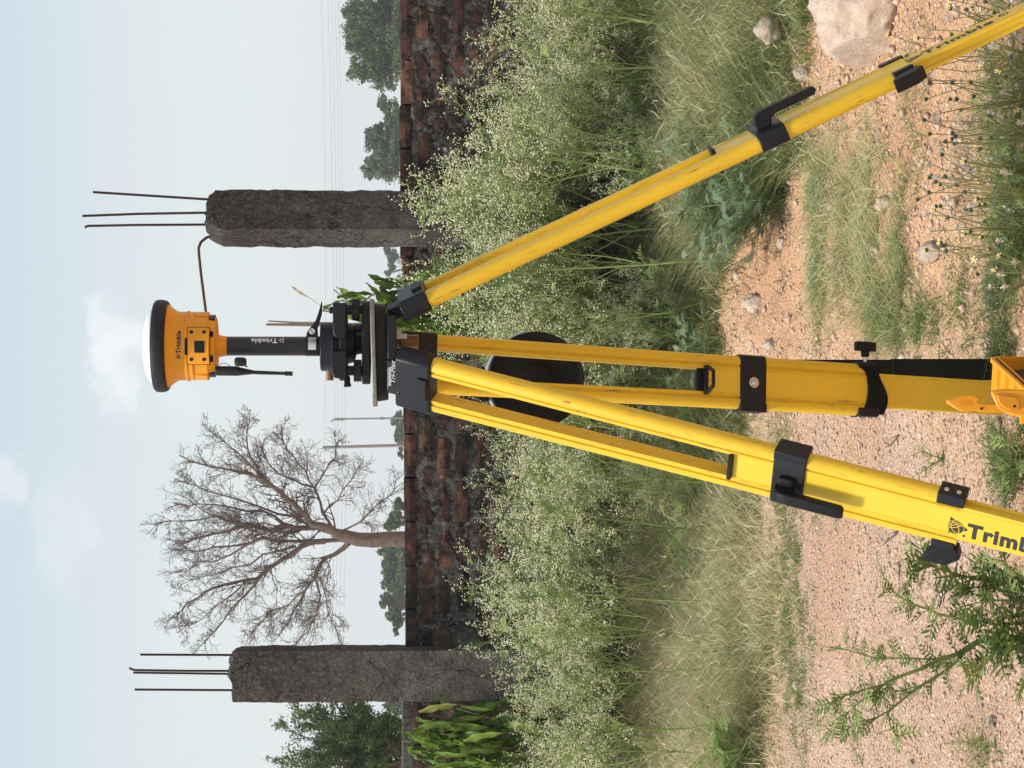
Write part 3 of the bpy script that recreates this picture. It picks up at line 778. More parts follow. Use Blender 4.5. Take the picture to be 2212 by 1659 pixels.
#@@PART3
# ------------------------------------------------------------------ lettering
def text_mesh(s, size, bold=0.02, shear=0.0, sub=0):
    cu = bpy.data.curves.new('lettering', 'FONT'); cu.body = s; cu.size = size; cu.offset = bold * size; cu.shear = shear; cu.resolution_u = 3
    cu.extrude = 0.0; cu.space_character = 1.02 + bold * 2
    o = bpy.data.objects.new('lettering', cu); COL.objects.link(o)
    dg = bpy.context.evaluated_depsgraph_get(); dg.update()
    me = bpy.data.meshes.new_from_object(o.evaluated_get(dg))
    bpy.data.objects.remove(o); bpy.data.curves.remove(cu)
    if sub:
        import bmesh
        bm = bmesh.new(); bm.from_mesh(me); bmesh.ops.triangulate(bm, faces=bm.faces[:])
        for _ in range(5):
            ed = [e for e in bm.edges if e.calc_length() > sub]
            if not ed: break
            bmesh.ops.subdivide_edges(bm, edges=ed, cuts=1); bmesh.ops.triangulate(bm, faces=[f for f in bm.faces if len(f.verts) > 3])
        bm.to_mesh(me); bm.free()
    V = [tuple(v.co) for v in me.vertices]; F = [tuple(p.vertices) for p in me.polygons]
    bpy.data.meshes.remove(me); return V, F
def lettering(s, size, place, mat, parent, bold=0.02, shear=0.0, name='lettering', sub=0):
    V, F = text_mesh(s, size, bold, shear, sub)
    q = MB(); q.add([place(x, y) for x, y, _ in V], F); return q.build(name, mat, parent, smooth=False)
def globe_logo(r, place, mat, matline, parent, c=(0, 0)):
    """round globe emblem with curved lines and four pointed corners; place maps (x, y, lift)"""
    q = MB(); n = 28
    q.add([place(c[0] + r * math.cos(2 * math.pi * i / n), c[1] + r * math.sin(2 * math.pi * i / n), 0) for i in range(n)], [tuple(range(n))])
    for a in (0, 120, 240):
        a = math.radians(a); t = 0.36
        q.add([place(c[0] + 1.62 * r * math.cos(a), c[1] + 1.62 * r * math.sin(a), 0), place(c[0] + 1.07 * r * math.cos(a + t), c[1] + 1.07 * r * math.sin(a + t), 0), place(c[0] + 1.12 * r * math.cos(a), c[1] + 1.12 * r * math.sin(a), 0), place(c[0] + 1.07 * r * math.cos(a - t), c[1] + 1.07 * r * math.sin(a - t), 0)], [(0, 1, 2, 3)])
    o = q.build('emblem', mat, parent, smooth=False)
    q = MB(); w = r * .05
    for (ex, ey, rx, ry, a0, a1, rot) in ((0, -.35, 1.05, .75, 15, 165, 25), (0, .1, .98, .62, 10, 170, 25), (-.1, 0, .45, .98, -80, 95, 25), (.2, 0, .75, .95, 95, 255, 25), (0, .45, .95, .45, 195, 345, 25)):
        P = []
        for i in range(15):
            t = math.radians(a0 + (a1 - a0) * i / 14); x, y = ex + rx * math.cos(t), ey + ry * math.sin(t); ro = math.radians(rot)
            x, y = x * math.cos(ro) - y * math.sin(ro), x * math.sin(ro) + y * math.cos(ro)
            if math.hypot(x, y) < .97: P.append((x * r, y * r))
        if len(P) < 3: continue
        vs = []
        for i, (x, y) in enumerate(P):
            i1, i0 = min(i + 1, len(P) - 1), max(i - 1, 0)
            dx, dy = P[i1][0] - P[i0][0], P[i1][1] - P[i0][1]; l_ = math.hypot(dx, dy) or 1
            vs += [place(c[0] + x - dy / l_ * w, c[1] + y + dx / l_ * w, 1), place(c[0] + x + dy / l_ * w, c[1] + y - dx / l_ * w, 1)]
        q.add(vs, [(2 * i, 2 * i + 1, 2 * i + 3, 2 * i + 2) for i in range(len(P) - 1)])
    q.build('emblem_line', matline, parent, smooth=False); return o

# ------------------------------------------------------------------ survey tripod
Y0 = 4.73
def X(y, Y=Y0): return (829.5 - y) / FPX * Y / math.cos(TH) * 1.0
def P0(v, y, Y=Y0): return at(v, y, Y)
tri = empty('survey_tripod', Vector((at(800, 750, Y0).x, Y0, 0)), 'yellow survey tripod with black head and clamps in the middle of the scene', 'tripod')
TO = tri.location.copy()
def pic_prism(q, poly, Yc, yf, yb, org):
    """plate whose outline is the list poly of picture points, lying in the plane y=Yc, from depth yf to yb"""
    P = [at(v, y, Yc) - org for v, y in poly]; n = len(P)
    vs = [Vector((p.x, yf - org.y, p.z)) for p in P] + [Vector((p.x, yb - org.y, p.z)) for p in P]
    q.add(vs, [tuple(range(n)), tuple(range(n, 2 * n))[::-1]] + [(i, n + i, n + (i + 1) % n, (i + 1) % n) for i in range(n)])
XC = at(800, 756, Y0).x
HC = Vector((XC, Y0, 0))
def zz(v, Y=Y0): return at(v, 750, Y).z
def tri_plan(R, r_, rot=0, n=5):
    out_ = []
    for k in range(3):
        a0 = rot + 2 * math.pi * k / 3; c_ = ((R - r_) * math.cos(a0), (R - r_) * math.sin(a0))
        for i in range(n):
            a = a0 + math.radians(-52 + 104 * i / (n - 1)); out_.append((c_[0] + r_ * math.cos(a), c_[1] + r_ * math.sin(a)))
    return out_
TILT = Matrix.Rotation(math.radians(-1.5), 4, 'Y')
zref = zz(808)
def plate(name, R, r_, rot, v0, v1, mat, s1=1.0, bev=0.002):
    q = MB(); c_ = Vector((XC, Y0, zref)) - TO
    Mx = Matrix.Translation(c_) @ TILT @ Matrix.Translation((0, 0, -zref))
    q.prism(tri_plan(R, r_, rot), zz(v1), zz(v0), None, 1.0)
    if s1 != 1.0:
        n = len(q.v) // 2; q.v = [(x * s1, y * s1, z) if i < n else (x, y, z) for i, (x, y, z) in enumerate(q.v)]
    q.v = [tuple(Mx @ Vector(p)) for p in q.v]
    return q.build(name, mat, tri, bevel=bev)
plate('head_plate', .127, .050, math.radians(200), 803, 813, M_alu)
plate('head_body', .116, .045, math.radians(200), 813.2, 837, M_blk, 0.97)
hb = plate('head_hub', .084, .035, math.radians(200), 837.2, 858, M_blk, 1.0)
q = MB(); pic_prism(q, [(836, 684), (856, 681), (857, 776), (837, 778)], 4.655, 4.635, 4.70, TO); q.build('head_bracket', M_blkpaint, tri, bevel=.003)
# name plate
q = MB(); pic_prism(q, [(836, 778), (861, 788), (861.5, 854), (837, 848)], 4.64, 4.634, 4.66, TO)
M_np = simple('dark_name_plate', (0.055, 0.052, 0.055), .5, .2)
npo = q.build('name_plate', M_np, tri)
def np_place(x, y, base=at(853.2, 829, 4.6325) - TO):
    return Vector((base.x + x, base.y, base.z + y))
lettering('Tri-Max', .0135, np_place, M_whiteprint, npo, .035, .35)
q = MB(); pic_prism(q, [(839.0, 794), (844.8, 794), (844.8, 833.5), (839.0, 833.5)], 4.633, 4.6325, 4.634, TO); q.build('sticker', M_label, npo)
q = MB()
for i in range(9): pic_prism(q, [(836.8, 797 + i * 5), (837.8, 797 + i * 5), (837.8, 800.5 + i * 5), (836.8, 800.5 + i * 5)], 4.633, 4.6327, 4.634, TO)
for i in range(12): pic_prism(q, [(858.8, 797 + i * 4.5), (859.7, 797 + i * 4.5), (859.7, 800 + i * 4.5), (858.8, 800 + i * 4.5)], 4.633, 4.6327, 4.634, TO)
q.build('fine_print', M_whiteprint, npo, smooth=False)
# brass centring screw with knurled grip
q = MB(); c_ = at(884, 739, 4.74) - TO
q.lathe((c_.x, c_.y, 0), [(.0005, zz(904.5)), (.015, zz(904.3)), (.0162, zz(903)), (.0162, zz(867)), (.0145, zz(865)), (.010, zz(864.5)), (.010, zz(845))], 28)
q.build('centring_screw', M_brass, tri)
q = MB(); c_ = at(860, 722, 4.72) - TO; q.box(c_, (.022, .02, .012)); q.box(c_ + Vector((-.004, 0, -.012)), (.012, .018, .014)); q.build('bubble_level', M_label, tri, bevel=.002)

LEG = {}
def leg_frame(k, top, bot, rh):
    a = (top - bot).normalized(); rh = Vector(rh)
    n = (rh - a * rh.dot(a)).normalized(); w = n.cross(a)
    LEG[k] = (top, a, n, w)
    return Matrix(((w.x, n.x, a.x, top.x), (w.y, n.y, a.y, top.y), (w.z, n.z, a.z, top.z), (0, 0, 0, 1)))
def leg_z(k, v):
    top, a, n, w = LEG[k]; lo, hi = -2.0, .2
    for _ in range(40):
        mid = (lo + hi) / 2
        if proj(top + a * mid)[0] > v: lo = mid
        else: hi = mid
    return mid
def d_profile(side, R=.018):
    pts = [(R * math.cos(math.radians(a)), R * math.sin(math.radians(a))) for a in range(-90, 91, 15)]
    pts += [(-.004, R), (-.0055, R - .004), (-.0095, R - .004), (-.011, R - .0008), (-.018, R - .0008), (-.018, -R + .0008), (-.011, -R + .0008), (-.0095, -R + .004), (-.0055, -R + .004), (-.004, -R)]
    return pts if side > 0 else [(-x, y) for x, y in pts][::-1]
def make_leg(k, vy_top, Yt, vy_bot, Yb, rh, feat, label):
    top = at(*vy_top, Yt); bot = at(*vy_bot, Yb); Ml = leg_frame(k, top, bot, rh)
    zf = lambda v: leg_z(k, v)
    foot_z = -(top.z / LEG[k][1].z) - .02
    root_M = Matrix.Translation(TO).inverted() @ Ml
    zp, ze = zf(feat['panel']), zf(feat['tube_end'])
    # sliding extension: flat section with recessed side channels
    q = MB(); hw, ht = .034, .0165
    prof = [(-hw, -ht), (hw, -ht), (hw, -.010), (hw - .007, -.009), (hw - .007, .009), (hw, .010), (hw, ht), (-hw, ht), (-hw, .010), (-hw + .007, .009), (-hw + .007, -.009), (-hw, -.010)]
    q.prism(prof, foot_z + .05, zp)
    leg = q.build('leg', M_yelp, tri, bevel=.0012); leg.matrix_local = root_M; tag(leg, label)
    q = MB(); wide = [(-.040, -ht + .001), (.040, -ht + .001), (.040, -.008), (.034, -.006), (.034, .006), (.040, .008), (.040, ht - .001), (-.040, ht - .001), (-.040, .008), (-.034, .006), (-.034, -.006), (-.040, -.008)]
    q.prism(wide, foot_z + .048, ze + .004); q.build('extension', M_yelp, leg, bevel=.0012)
    z1_ = zf(feat['sh1'])
    for sd in (-1, 1):
        q = MB(); prof = d_profile(sd); n = len(prof); levels = [(z1_ + .012, .0485), (zp, .0446), (ze, .0443)]
        for z, off in levels: q.v += [(x + sd * off, y, z) for x, y in prof]
        q.f += [(i + j * n, (i + 1) % n + j * n, (i + 1) % n + (j + 1) * n, i + (j + 1) * n) for j in range(2) for i in range(n)]
        q.f += [tuple(range(n)), tuple(range(2 * n, 3 * n))[::-1]]
        q.f = [f[::-1] for f in q.f]; q.fm = [0] * len(q.f)
        q.build('tube', M_yel, leg)
    # shoulder block
    q = MB(); z0, z1 = zf(feat['sh0']), zf(feat['sh1'])
    q.prism([(-.066, -.020), (.066, -.020), (.069, -.012), (.069, .014), (.060, .025), (-.060, .025), (-.069, .014), (-.069, -.012)], z1, z0)
    q.build('shoulder_block', M_blkpaint, leg, bevel=.005, seg=3)
    q = MB(); q.box((-.0, .027, z1 + .016), (.052, .008, .022)); q.build('latch_tab', M_blk, leg, bevel=.002)
    q = MB(); q.prism([(-.028, -.013), (.028, -.013), (.028, .013), (-.028, .013)], z0 - .01, z0 + feat.get('hin', .030)); q.build('hinge', M_blk, leg, bevel=.003)
    # spreader between the tubes
    zs = zf(feat['spr'])
    q = MB()
    if feat.get('hole'):
        q.prism([(-.034, -.014), (.034, -.014), (.034, -.022), (.034, -.030), (.020, -.060), (.014, -.055), (.026, -.030), (.026, -.026), (-.026, -.026), (-.026, -.030), (-.014, -.055), (-.020, -.060), (-.034, -.030), (-.034, -.022)], zs - .005, zs + .003)
        q.box((0, -.012, zs + .009), (.058, .006, .020)); q.box((0, -.0585, zs - .001), (.036, .005, .008))
    q.box((0, 0, zs), (.058, .056, .009)); q.build('spreader', M_blk, leg, bevel=.0015)
    if feat.get('screws'):
        for dz in (.017, .030):
            q = MB(); q.lathe((0, -.0155, zs - dz), [(.0001, 0), (.0045, 0), (.0038, .0025), (.0015, .0035), (.0002, .0036)], 12, Matrix.Rotation(math.radians(90), 3, 'X')); q.build('screw', M_chrome, leg)
    # clamp band round the tubes
    za, zb = zf(feat['band0']), zf(feat['band1'])
    q = MB()
    q.prism([(-.050, -.021), (.050, -.021), (.062, -.016), (.066, -.006), (.066, .006), (.062, .017), (.050, .0225), (-.050, .0225), (-.062, .017), (-.066, .006), (-.066, -.006), (-.062, -.016)], zb, za)
    q.build('clamp_band', M_blkpaint, leg, bevel=.002)
    q = MB(); q.box((-.058, .0, (za + zb) / 2), (.020, .046, (za - zb) * 1.03)); q.build('clamp_edge', M_blkpaint, leg, bevel=.002)
    q = MB(); R90 = Matrix.Rotation(math.radians(90), 3, 'X'); zc = (za + zb) / 2
    q.lathe((0, -.021, zc), [(.0001, 0), (.0125, 0), (.0125, .0016), (.0095, .002)], 24, R90); q.build('washer', M_chrome, leg)
    q = MB(); q.lathe((0, -.0226, zc), [(.0095, 0), (.0095, .006), (.0080, .0075), (.0048, .0075), (.0045, .0125), (.0001, .0127)], 6, R90); q.build('nut', M_chrome, leg, bevel=.0006)
    # quick clamp lever on the outer face
    pr = [(0, .014), (.018, .018), (.030, .012), (.037, 0), (.038, -.016), (.038, -.122), (.034, -.130), (.028, -.131), (.021, -.124), (.020, -.034), (.015, -.022), (0, -.016)]
    q = MB(); x0 = feat.get('lx', .018); zl = zc + .006
    n = len(pr)
    q.add([(x0 - .0125, .0225 + a, zl + b_) for a, b_ in pr] + [(x0 + .0125, .0225 + a, zl + b_) for a, b_ in pr], [tuple(range(n)), tuple(range(n, 2 * n))[::-1]] + [(i, n + i, n + (i + 1) % n, (i + 1) % n) for i in range(n)])
    q.build('lever', M_blk, leg, bevel=.004, seg=3)
    q = MB(); q.box((x0 - .02, .028, zc + .002), (.022, .014, .030)); q.build('lever_boss', M_blk, leg, bevel=.004, seg=3)
    q = MB(); q.lathe((x0 + .0127, .0225 + .026, zl - .004), [(.0001, 0), (.0045, 0), (.0045, .001), (.0001, .0012)], 12, Matrix.Rotation(math.radians(90), 3, 'Y')); q.build('pin', M_blkpaint, leg)
    # foot clamp at the lower end of the tubes
    q = MB(); q.prism([(-.064, -.022), (-.044, -.022), (-.040, .022), (-.064, .022)], ze - .004, ze + .050)
    fb = q.build('end_bracket', M_blkpaint, leg, bevel=.002)
    for dz in (.012, .036):
        q = MB(); q.lathe((-.0645, .004, ze + dz), [(.0001, 0), (.0055, 0), (.0045, .002), (.0001, .0026)], 14, Matrix.Rotation(math.radians(-90), 3, 'Y')); q.build('rivet', M_chrome, leg)
    q = MB(); q.prism([(.050, -.019), (.066, -.019), (.066, .019), (.050, .019)], ze + .002, ze + .048); q.build('end_bracket', M_blkpaint, leg, bevel=.002)
    q = MB(); q.tube([(.064, 0, ze + .022), (.084, 0, ze + .022)], [.0042, .0042], 10); q.build('threaded_rod', M_chrome if k == 2 else M_blk, leg)
    q = MB()
    kz = ze + .022
    if k == 2:
        q.tube([(.080, 0, kz), (.094, 0, kz)], [.0095, .011], 14); q.prism([(-.027, -.007), (.0, -.010), (.027, -.007), (.027, .007), (0, .010), (-.027, .007)], 0, .022, Matrix(((0, 0, 1, .094), (0, 1, 0, 0), (-1, 0, 0, kz), (0, 0, 0, 1))))
    else:
        q.add([(.068, -.014, kz + .010), (.068, -.014, kz - .026), (.090, -.014, kz - .034), (.112, -.014, kz - .010), (.114, -.014, kz + .040), (.098, -.014, kz + .036),
               (.068, .014, kz + .010), (.068, .014, kz - .026), (.090, .014, kz - .034), (.112, .014, kz - .010), (.114, .014, kz + .040), (.098, .014, kz + .036)],
              [(0, 1, 2, 3, 4, 5), (11, 10, 9, 8, 7, 6)] + [(i, 6 + i, 6 + (i + 1) % 6, (i + 1) % 6) for i in range(6)])
    q.build('wing_knob', M_blk, leg, bevel=.002)
    if feat.get('wavy'):
        q = MB(); nseg = 12; vs = []
        for i in range(nseg + 1):
            t = i / nseg; x = -.058 + .116 * t; bulge = -.020 - .006 * math.sin(math.pi * t) ** 2
            lo_ = ze - .016 - .012 * math.sin(t * math.pi * 1.6 + .2); hi_ = ze + .038 + .004 * math.cos(t * 6) - (.010 if .15 < t < .85 else 0)
            vs += [(x, bulge, lo_), (x, bulge, hi_), (x, bulge + .010, lo_), (x, bulge + .010, hi_)]
        fs = [(0, 2, 3, 1), (4 * nseg, 4 * nseg + 1, 4 * nseg + 3, 4 * nseg + 2)]
        for i in range(nseg):
            b_ = 4 * i; fs += [(b_, b_ + 1, b_ + 5, b_ + 4), (b_ + 2, b_ + 6, b_ + 7, b_ + 3), (b_ + 1, b_ + 3, b_ + 7, b_ + 5), (b_, b_ + 4, b_ + 6, b_ + 2)]
        q.add(vs, fs); q.build('clamp_strap', M_matte, leg, bevel=.002)
    # pointed steel foot with a tread plate
    q = MB(); q.tube([(0, 0, foot_z + .06), (0, 0, foot_z + .03), (0, 0, foot_z - .02)], [.020, .016, .003], 12); q.box((0, .02, foot_z + .04), (.05, .05, .008)); q.build('foot', M_blkpaint, leg)
    return leg, ze
leg3, ze3 = make_leg(3, (935, 830), 4.615, (2004, 1102.7), 4.25, (-.57, -.82, 0), dict(panel=1588, tube_end=2076, sh0=863, sh1=938, spr=1584, hin=.003, band0=1674, band1=1742), 'bright leg nearest the camera, leaning left')
leg2, ze2 = make_leg(2, (940, 787), 4.84, (1875, 843.5), 5.18, (-.10, 1, 0), dict(panel=1516, tube_end=1886, sh0=864, sh1=939, spr=1516, band0=1592, band1=1647, hole=1, screws=1, wavy=1), 'shaded rear leg seen on its inner face')
leg1, ze1 = make_leg(1, (925, 637), 4.70, (1924, 166.5), 4.60, (1, -.27, 0), dict(panel=1545, tube_end=1965, sh0=868, sh1=925, spr=1546, band0=1632, band1=1690, lx=.022), 'leg reaching out to the right')
# leg lettering
def leg_place(zs, xo, yo):
    return lambda x, y, l=0: Vector((xo - y, yo + .0003 * (1 + l), zs - x))
zt = leg_z(3, 2096)
pl = leg_place(zt, .026, .0168)
lettering('Trimble', .046, pl, M_blkprint, leg3, .042)
globe_logo(.0155, leg_place(leg_z(3, 2070), .010, .0168), M_blkprint, M_yelp, leg3)
q = MB(); n = 10; pc = leg_place(leg_z(3, 2090), .026, .0168); q.add([pc(.0028 * math.cos(i * .628), .0028 * math.sin(i * .628)) for i in range(n)], [tuple(range(n))]); q.build('print_dot', M_blkprint, leg3)
pl = leg_place(ze1 - .035, .020, .0168)
lettering('Trimble', .047, pl, M_blkprint, leg1, .03)
lettering('Tri-Max', .047, leg_place(ze1 - .30, .020, .0168), M_blkprint, leg1, .03, .3)
lettering('®', .030, leg_place(ze1 - .215, .0, .0168), M_blkprint, leg1, .02)
globe_logo(.0155, leg_place(ze1 - .012, .004, .0168), M_blkprint, M_yelp, leg1)
# knocks on the near leg: red dabs and a long scuff
q = MB()
for zv, dx, a, b_ in ((1228, 0, .009, .003), (1250, .010, .004, .003), (1252, .016, .003, .002), (1266, .015, .003, .002)):
    z_ = leg_z(3, zv); q.add([(-.0530 + dx + x * .5, .0172, z_ + zq) for x, zq in ((-b_, -a), (b_, -a * .7), (b_ * .8, a), (-b_, a * .6))], [(0, 1, 2, 3)])
q.build('red_mark', M_red, leg3, smooth=False)

# ------------------------------------------------------------------ tribrach on the tripod head
tb = empty('tribrach', Vector((at(770, 741, Y0).x, Y0, zz(802))), 'black levelling tribrach with three foot screws, clamped on the tripod head', 'tribrach')
BO = tb.location.copy(); bx = lambda y, Y=Y0: at(760, y, Y).x - BO.x
bz = lambda v: zz(v) - BO.z
q = MB(); q.v = []; 
q.prism([(x + bx(741), y) for x, y in tri_plan(.098, .030, math.radians(90))], bz(801), bz(783)); q.build('base_plate', M_blk, tb, bevel=.003)
q = MB(); q.prism([(x + bx(739), y) for x, y in tri_plan(.092, .028, math.radians(-30 + 240))], bz(751), bz(734)); q.build('body', M_blk, tb, bevel=.003)
q = MB(); pic_prism(q, [(720.5, 655.5), (720.5, 722), (726, 730), (749, 731), (749, 655.5)], 4.70, 4.655, 4.79, BO); pic_prism(q, [(719, 759), (717, 764), (717, 806), (724, 817), (750, 819), (750, 758)], 4.70, 4.655, 4.79, BO)
q.build('lug', M_blkpaint, tb, bevel=.003)
q = MB(); q.lathe((bx(749), 0, 0), [(.0005, bz(735)), (.050, bz(735)), (.0545, bz(720)), (.0526, bz(716)), (.0526, bz(695)), (.050, bz(692.6)), (.022, bz(692.6))], 40); q.build('adapter', M_blkpaint, tb, bevel=.001)
q = MB(); q.lathe((bx(742), .01, 0), [(.0005, bz(783)), (.022, bz(783)), (.024, bz(770)), (.040, bz(766)), (.044, bz(751))], 28); q.build('optical_plummet', M_blk, tb)
for (y_, Yo, va, vb) in ((670, -.045, 762, 778), (801, -.045, 765.5, 782), (722, .06, 764, 780)):
    q = MB(); nn = 36; prof = []
    for i in range(nn):
        a = 2 * math.pi * i / nn; r_ = .0228 + .0010 * math.cos(a * 12); prof.append((r_ * math.cos(a) + bx(y_), r_ * math.sin(a) + Yo))
    q.prism(prof, bz(vb), bz(va)); fs_ = q.build('foot_screw', M_blk, tb, bevel=.0015)
    q = MB(); q.lathe((bx(y_), Yo, 0), [(.0005, bz(784)), (.010, bz(784)), (.010, bz(vb)), (.0105, bz(va)), (.0105, bz(750))], 16); q.build('stem', M_blkpaint, fs_)
q = MB(); q.lathe((bx(806), -.03, 0), [(.0003, 0), (.008, 0)], 8); q = MB()
q.tube([at(750, 815, 4.69) - BO, at(750, 829, 4.68) - BO, at(750.5, 830, 4.68) - BO, at(751, 836, 4.68) - BO], [.0065, .0065, .0082, .0075], 16); q.build('eyepiece', M_blk, tb)
q = MB(); q.tube([at(712.5, 800, 4.69) - BO, at(712.5, 822, 4.69) - BO], .0078, 18); q.build('locking_knob', M_brass, tb, bevel=.0008)
q = MB(); q.tube([at(722, 670, 4.69) - BO, at(712, 670, 4.69) - BO], .0075, 14); q.build('pin_cap', M_blk, tb, bevel=.001)

# ------------------------------------------------------------------ satellite receiver on its carbon pole
rc = empty('satellite_receiver', Vector((at(600, 747.7, Y0).x, Y0, zz(693))), 'orange satellite positioning receiver with white dome on a short dark pole', 'receiver')
RO = rc.location.copy(); rz = lambda v: zz(v) - RO.z
K = Y0 / FPX * 1.0
q = MB(); q.lathe((0, 0, 0), [(.0815, rz(338)), (.0812, rz(333)), (.079, rz(328)), (.074, rz(323.5)), (.066, rz(319)), (.054, rz(314.8)), (.040, rz(311.8)), (.024, rz(309.9)), (.010, rz(309.1)), (.0005, rz(309))][::-1][::-1], 64)
q.build('dome', M_white, rc)
q = MB(); prof = [(.080, rz(337)), (.088, rz(333.8)), (.094, rz(334.6)), (.0985, rz(339)), (.0995, rz(346)), (.099, rz(355)), (.0965, rz(362.5)), (.0925, rz(365.5)), (.088, rz(363))]
q.lathe((0, 0, 0), prof[::-1], 64)
o = q.build('bumper', M_rubber, rc)
q = MB(); q.lathe((0, 0, 0), [(.030, rz(469)), (.0615, rz(468)), (.063, rz(465)), (.066, rz(454)), (.069, rz(452.5)), (.0705, rz(424)), (.0735, rz(421)), (.0735, rz(412)), (.0755, rz(410)), (.0755, rz(405.5)), (.0735, rz(403.5)), (.0738, rz(388)), (.076, rz(382)), (.090, rz(364)), (.0925, rz(354)), (.080, rz(345))], 72)
body = q.build('housing', M_orange, rc)
def patch(name, a0, a1, v0, v1, r0, r1, mat, parent, bev=0, na=10):
    q = MB(); vs = []
    for r_ in (r0, r1):
        for j in (0, 1):
            for i in range(na + 1):
                a = math.radians(a0 + (a1 - a0) * i / na); vs.append((r_ * math.sin(a), -r_ * math.cos(a), rz(v0) if j == 0 else rz(v1)))
    n = na + 1; fs = []
    for i in range(na):
        fs += [(2 * n + i, 3 * n + i, 3 * n + i + 1, 2 * n + i + 1), (i, i + 1, n + i + 1, n + i), (i, 2 * n + i, 2 * n + i + 1, i + 1), (n + i, n + i + 1, 3 * n + i + 1, 3 * n + i)]
    fs += [(0, n, 3 * n, 2 * n), (na, 2 * n + na, 3 * n + na, n + na)]
    q.add(vs, fs); return q.build(name, mat, parent, bevel=bev)
patch('door_gap', -33.5, 32.0, 411.3, 459.8, .066, .0741, M_matte, body)
door = patch('battery_door', -32.5, 31.0, 412.3, 458.8, .066, .0752, M_orange, body, .0015)
patch('door_latch', -12, 7.5, 427, 449, .070, .0765, M_blk, body, .0015)
for a_, v_ in ((-24, 420.5), (21.5, 420.5), (-24, 447.5), (21.5, 447.5)):
    q = MB(); a = math.radians(a_ + 1); Rm = Matrix.Rotation(a, 3, 'Z') @ Matrix.Rotation(math.radians(90), 3, 'X')
    q.lathe((.0750 * math.sin(a), -.0750 * math.cos(a), rz(v_)), [(.0001, 0), (.0042, 0), (.0038, .0012), (.0018, .0013), (.0016, .0004), (.0001, .0004)], 14, Rm); q.build('screw', M_blkpaint, body)
for a0_, a1_ in ((-29, -20), (17, 25)): patch('hinge', a0_, a1_, 457, 466, .060, .0715, M_matte, body)
patch('slot', -15, 12, 407, 411.5, .070, .0763, M_matte, body)
patch('side_port', 62, 100, 424, 452, .060, .0735, M_orange, body, .002)
patch('side_port', -100, -60, 424, 452, .060, .0735, M_orange, body, .002)
patch('port_cover', 58, 92, 454, 466.5, .055, .0672, M_blkpaint, body, .001)
patch('port_cover', -90, -62, 454, 466.5, .055, .0672, M_blkpaint, body, .001)
def on_cyl(r_, a0_, vz):
    return lambda x, y, l=0: Vector(((r_ + .0003 * (1 + l)) * math.sin(a0_ + x / r_), -(r_ + .0003 * (1 + l)) * math.cos(a0_ + x / r_), rz(vz) + y))
lettering('Trimble', .0140, on_cyl(.0738, -.235, 397.8), M_blkprint, body, .045, sub=.004)
globe_logo(.0046, on_cyl(.0738, -.335, 392.5), M_blkprint, M_orange, body)
q = MB(); q.lathe((0, 0, 0), [(.020, rz(491.5)), (.0212, rz(490)), (.0225, rz(480)), (.0258, rz(468))], 32); q.build('neck', M_orange, rc)
q = MB(); q.lathe((0, 0, 0), [(.0206, rz(661)), (.0206, rz(491))], 36); pole = q.build('pole', M_pole, rc)
def on_pole(x, y, l=0):
    a = math.radians(50); a2 = a - y / .0206
    return Vector(((.0206 + .0002 * (1 + l)) * math.sin(a2), -(.0206 + .0002 * (1 + l)) * math.cos(a2), rz(600) + x))
lettering('Trimble', .0165, lambda x, y: on_pole(x, y), M_whiteprint, pole, .025, sub=.002)
globe_logo(.0046, lambda x, y, l: on_pole(x - .010, y + .005, l), M_whiteprint, M_pole, pole)
q = MB(); q.lathe((0, 0, 0), [(.0206, rz(694)), (.0213, rz(692)), (.0213, rz(660))], 36); q.build('collar', M_blkpaint, rc)
def cpatch(name, a0, a1, v0, v1, r_, mat):
    q = MB(); vs = []
    for v_ in (v0, v1):
        for i in range(9):
            a = math.radians(a0 + (a1 - a0) * i / 8); vs.append((r_ * math.sin(a), -r_ * math.cos(a), rz(v_)))
    q.add(vs, [(i + 9, i + 10, i + 1, i) for i in range(8)]); return q.build(name, mat, rc)
cpatch('silver_sticker', -22, 78, 666.5, 683.5, .0216, M_label)
zq = lambda a, b_: (603.5 + a / 4.32, 548.6 + b_ / 4.32)
q = MB(); pic_prism(q, [zq(*t) for t in ((395, 435), (400, 470), (396, 560), (375, 640), (357, 690), (360, 778), (252, 778), (255, 740), (275, 705), (310, 665), (340, 620), (362, 560), (382, 490))], 4.70, 4.692, 4.708, RO)
lv = q.build('clamp_lever', M_blk, rc, bevel=.003)
q = MB(); q.lathe(at(673.8, 715.8, 4.6915) - RO, [(.0001, 0), (.0068, 0), (.0064, .0015), (.0001, .0016)], 18, Matrix.Rotation(math.radians(90), 3, 'X')); sc_ = q.build('pivot_screw', M_chrome, lv)
q = MB(); q.box(at(673.8, 715.8, 4.6893) - RO, (.0115, .0006, .0014), Matrix.Rotation(math.radians(-35), 3, 'Y')); q.build('slot', M_matte, lv)
# whip antenna, cap on its lanyard
AP = lambda v, y: at(v, y, 4.69) - RO
q = MB(); pts = [(466, 801), (470, 801), (508, 801.5), (514, 802)]; rr = [.0095, .0103, .0103, .0098]
for i in range(10): pts.append((516 + i * 3.4, 802.3 + i * .18)); rr.append((.0092 - i * .00055) * (1.06 if i % 2 == 0 else .94))
pts += [(552, 804.5), (612, 806.5), (615, 806.6), (616, 806.7), (622, 806.9), (623, 806.9), (625, 807), (632, 807.3)]; rr += [.0042, .0036, .0036, .0050, .0050, .0042, .0050, .0048]
q.tube([AP(*p) for p in pts], rr, 16); q.build('antenna', M_rubber, rc)
q = MB(); c_ = at(519.5, 781.5, 4.675) - RO; prof = []
q.tube([c_ + Vector((0, 0, .0125)), c_ + Vector((0, 0, .011)), c_ + Vector((0, 0, .008)), c_ + Vector((0, 0, -.005)), c_ + Vector((0, 0, -.0085)), c_ + Vector((0, 0, -.0125))], [.006, .0085, .0102, .0102, .0092, .0065], 10)
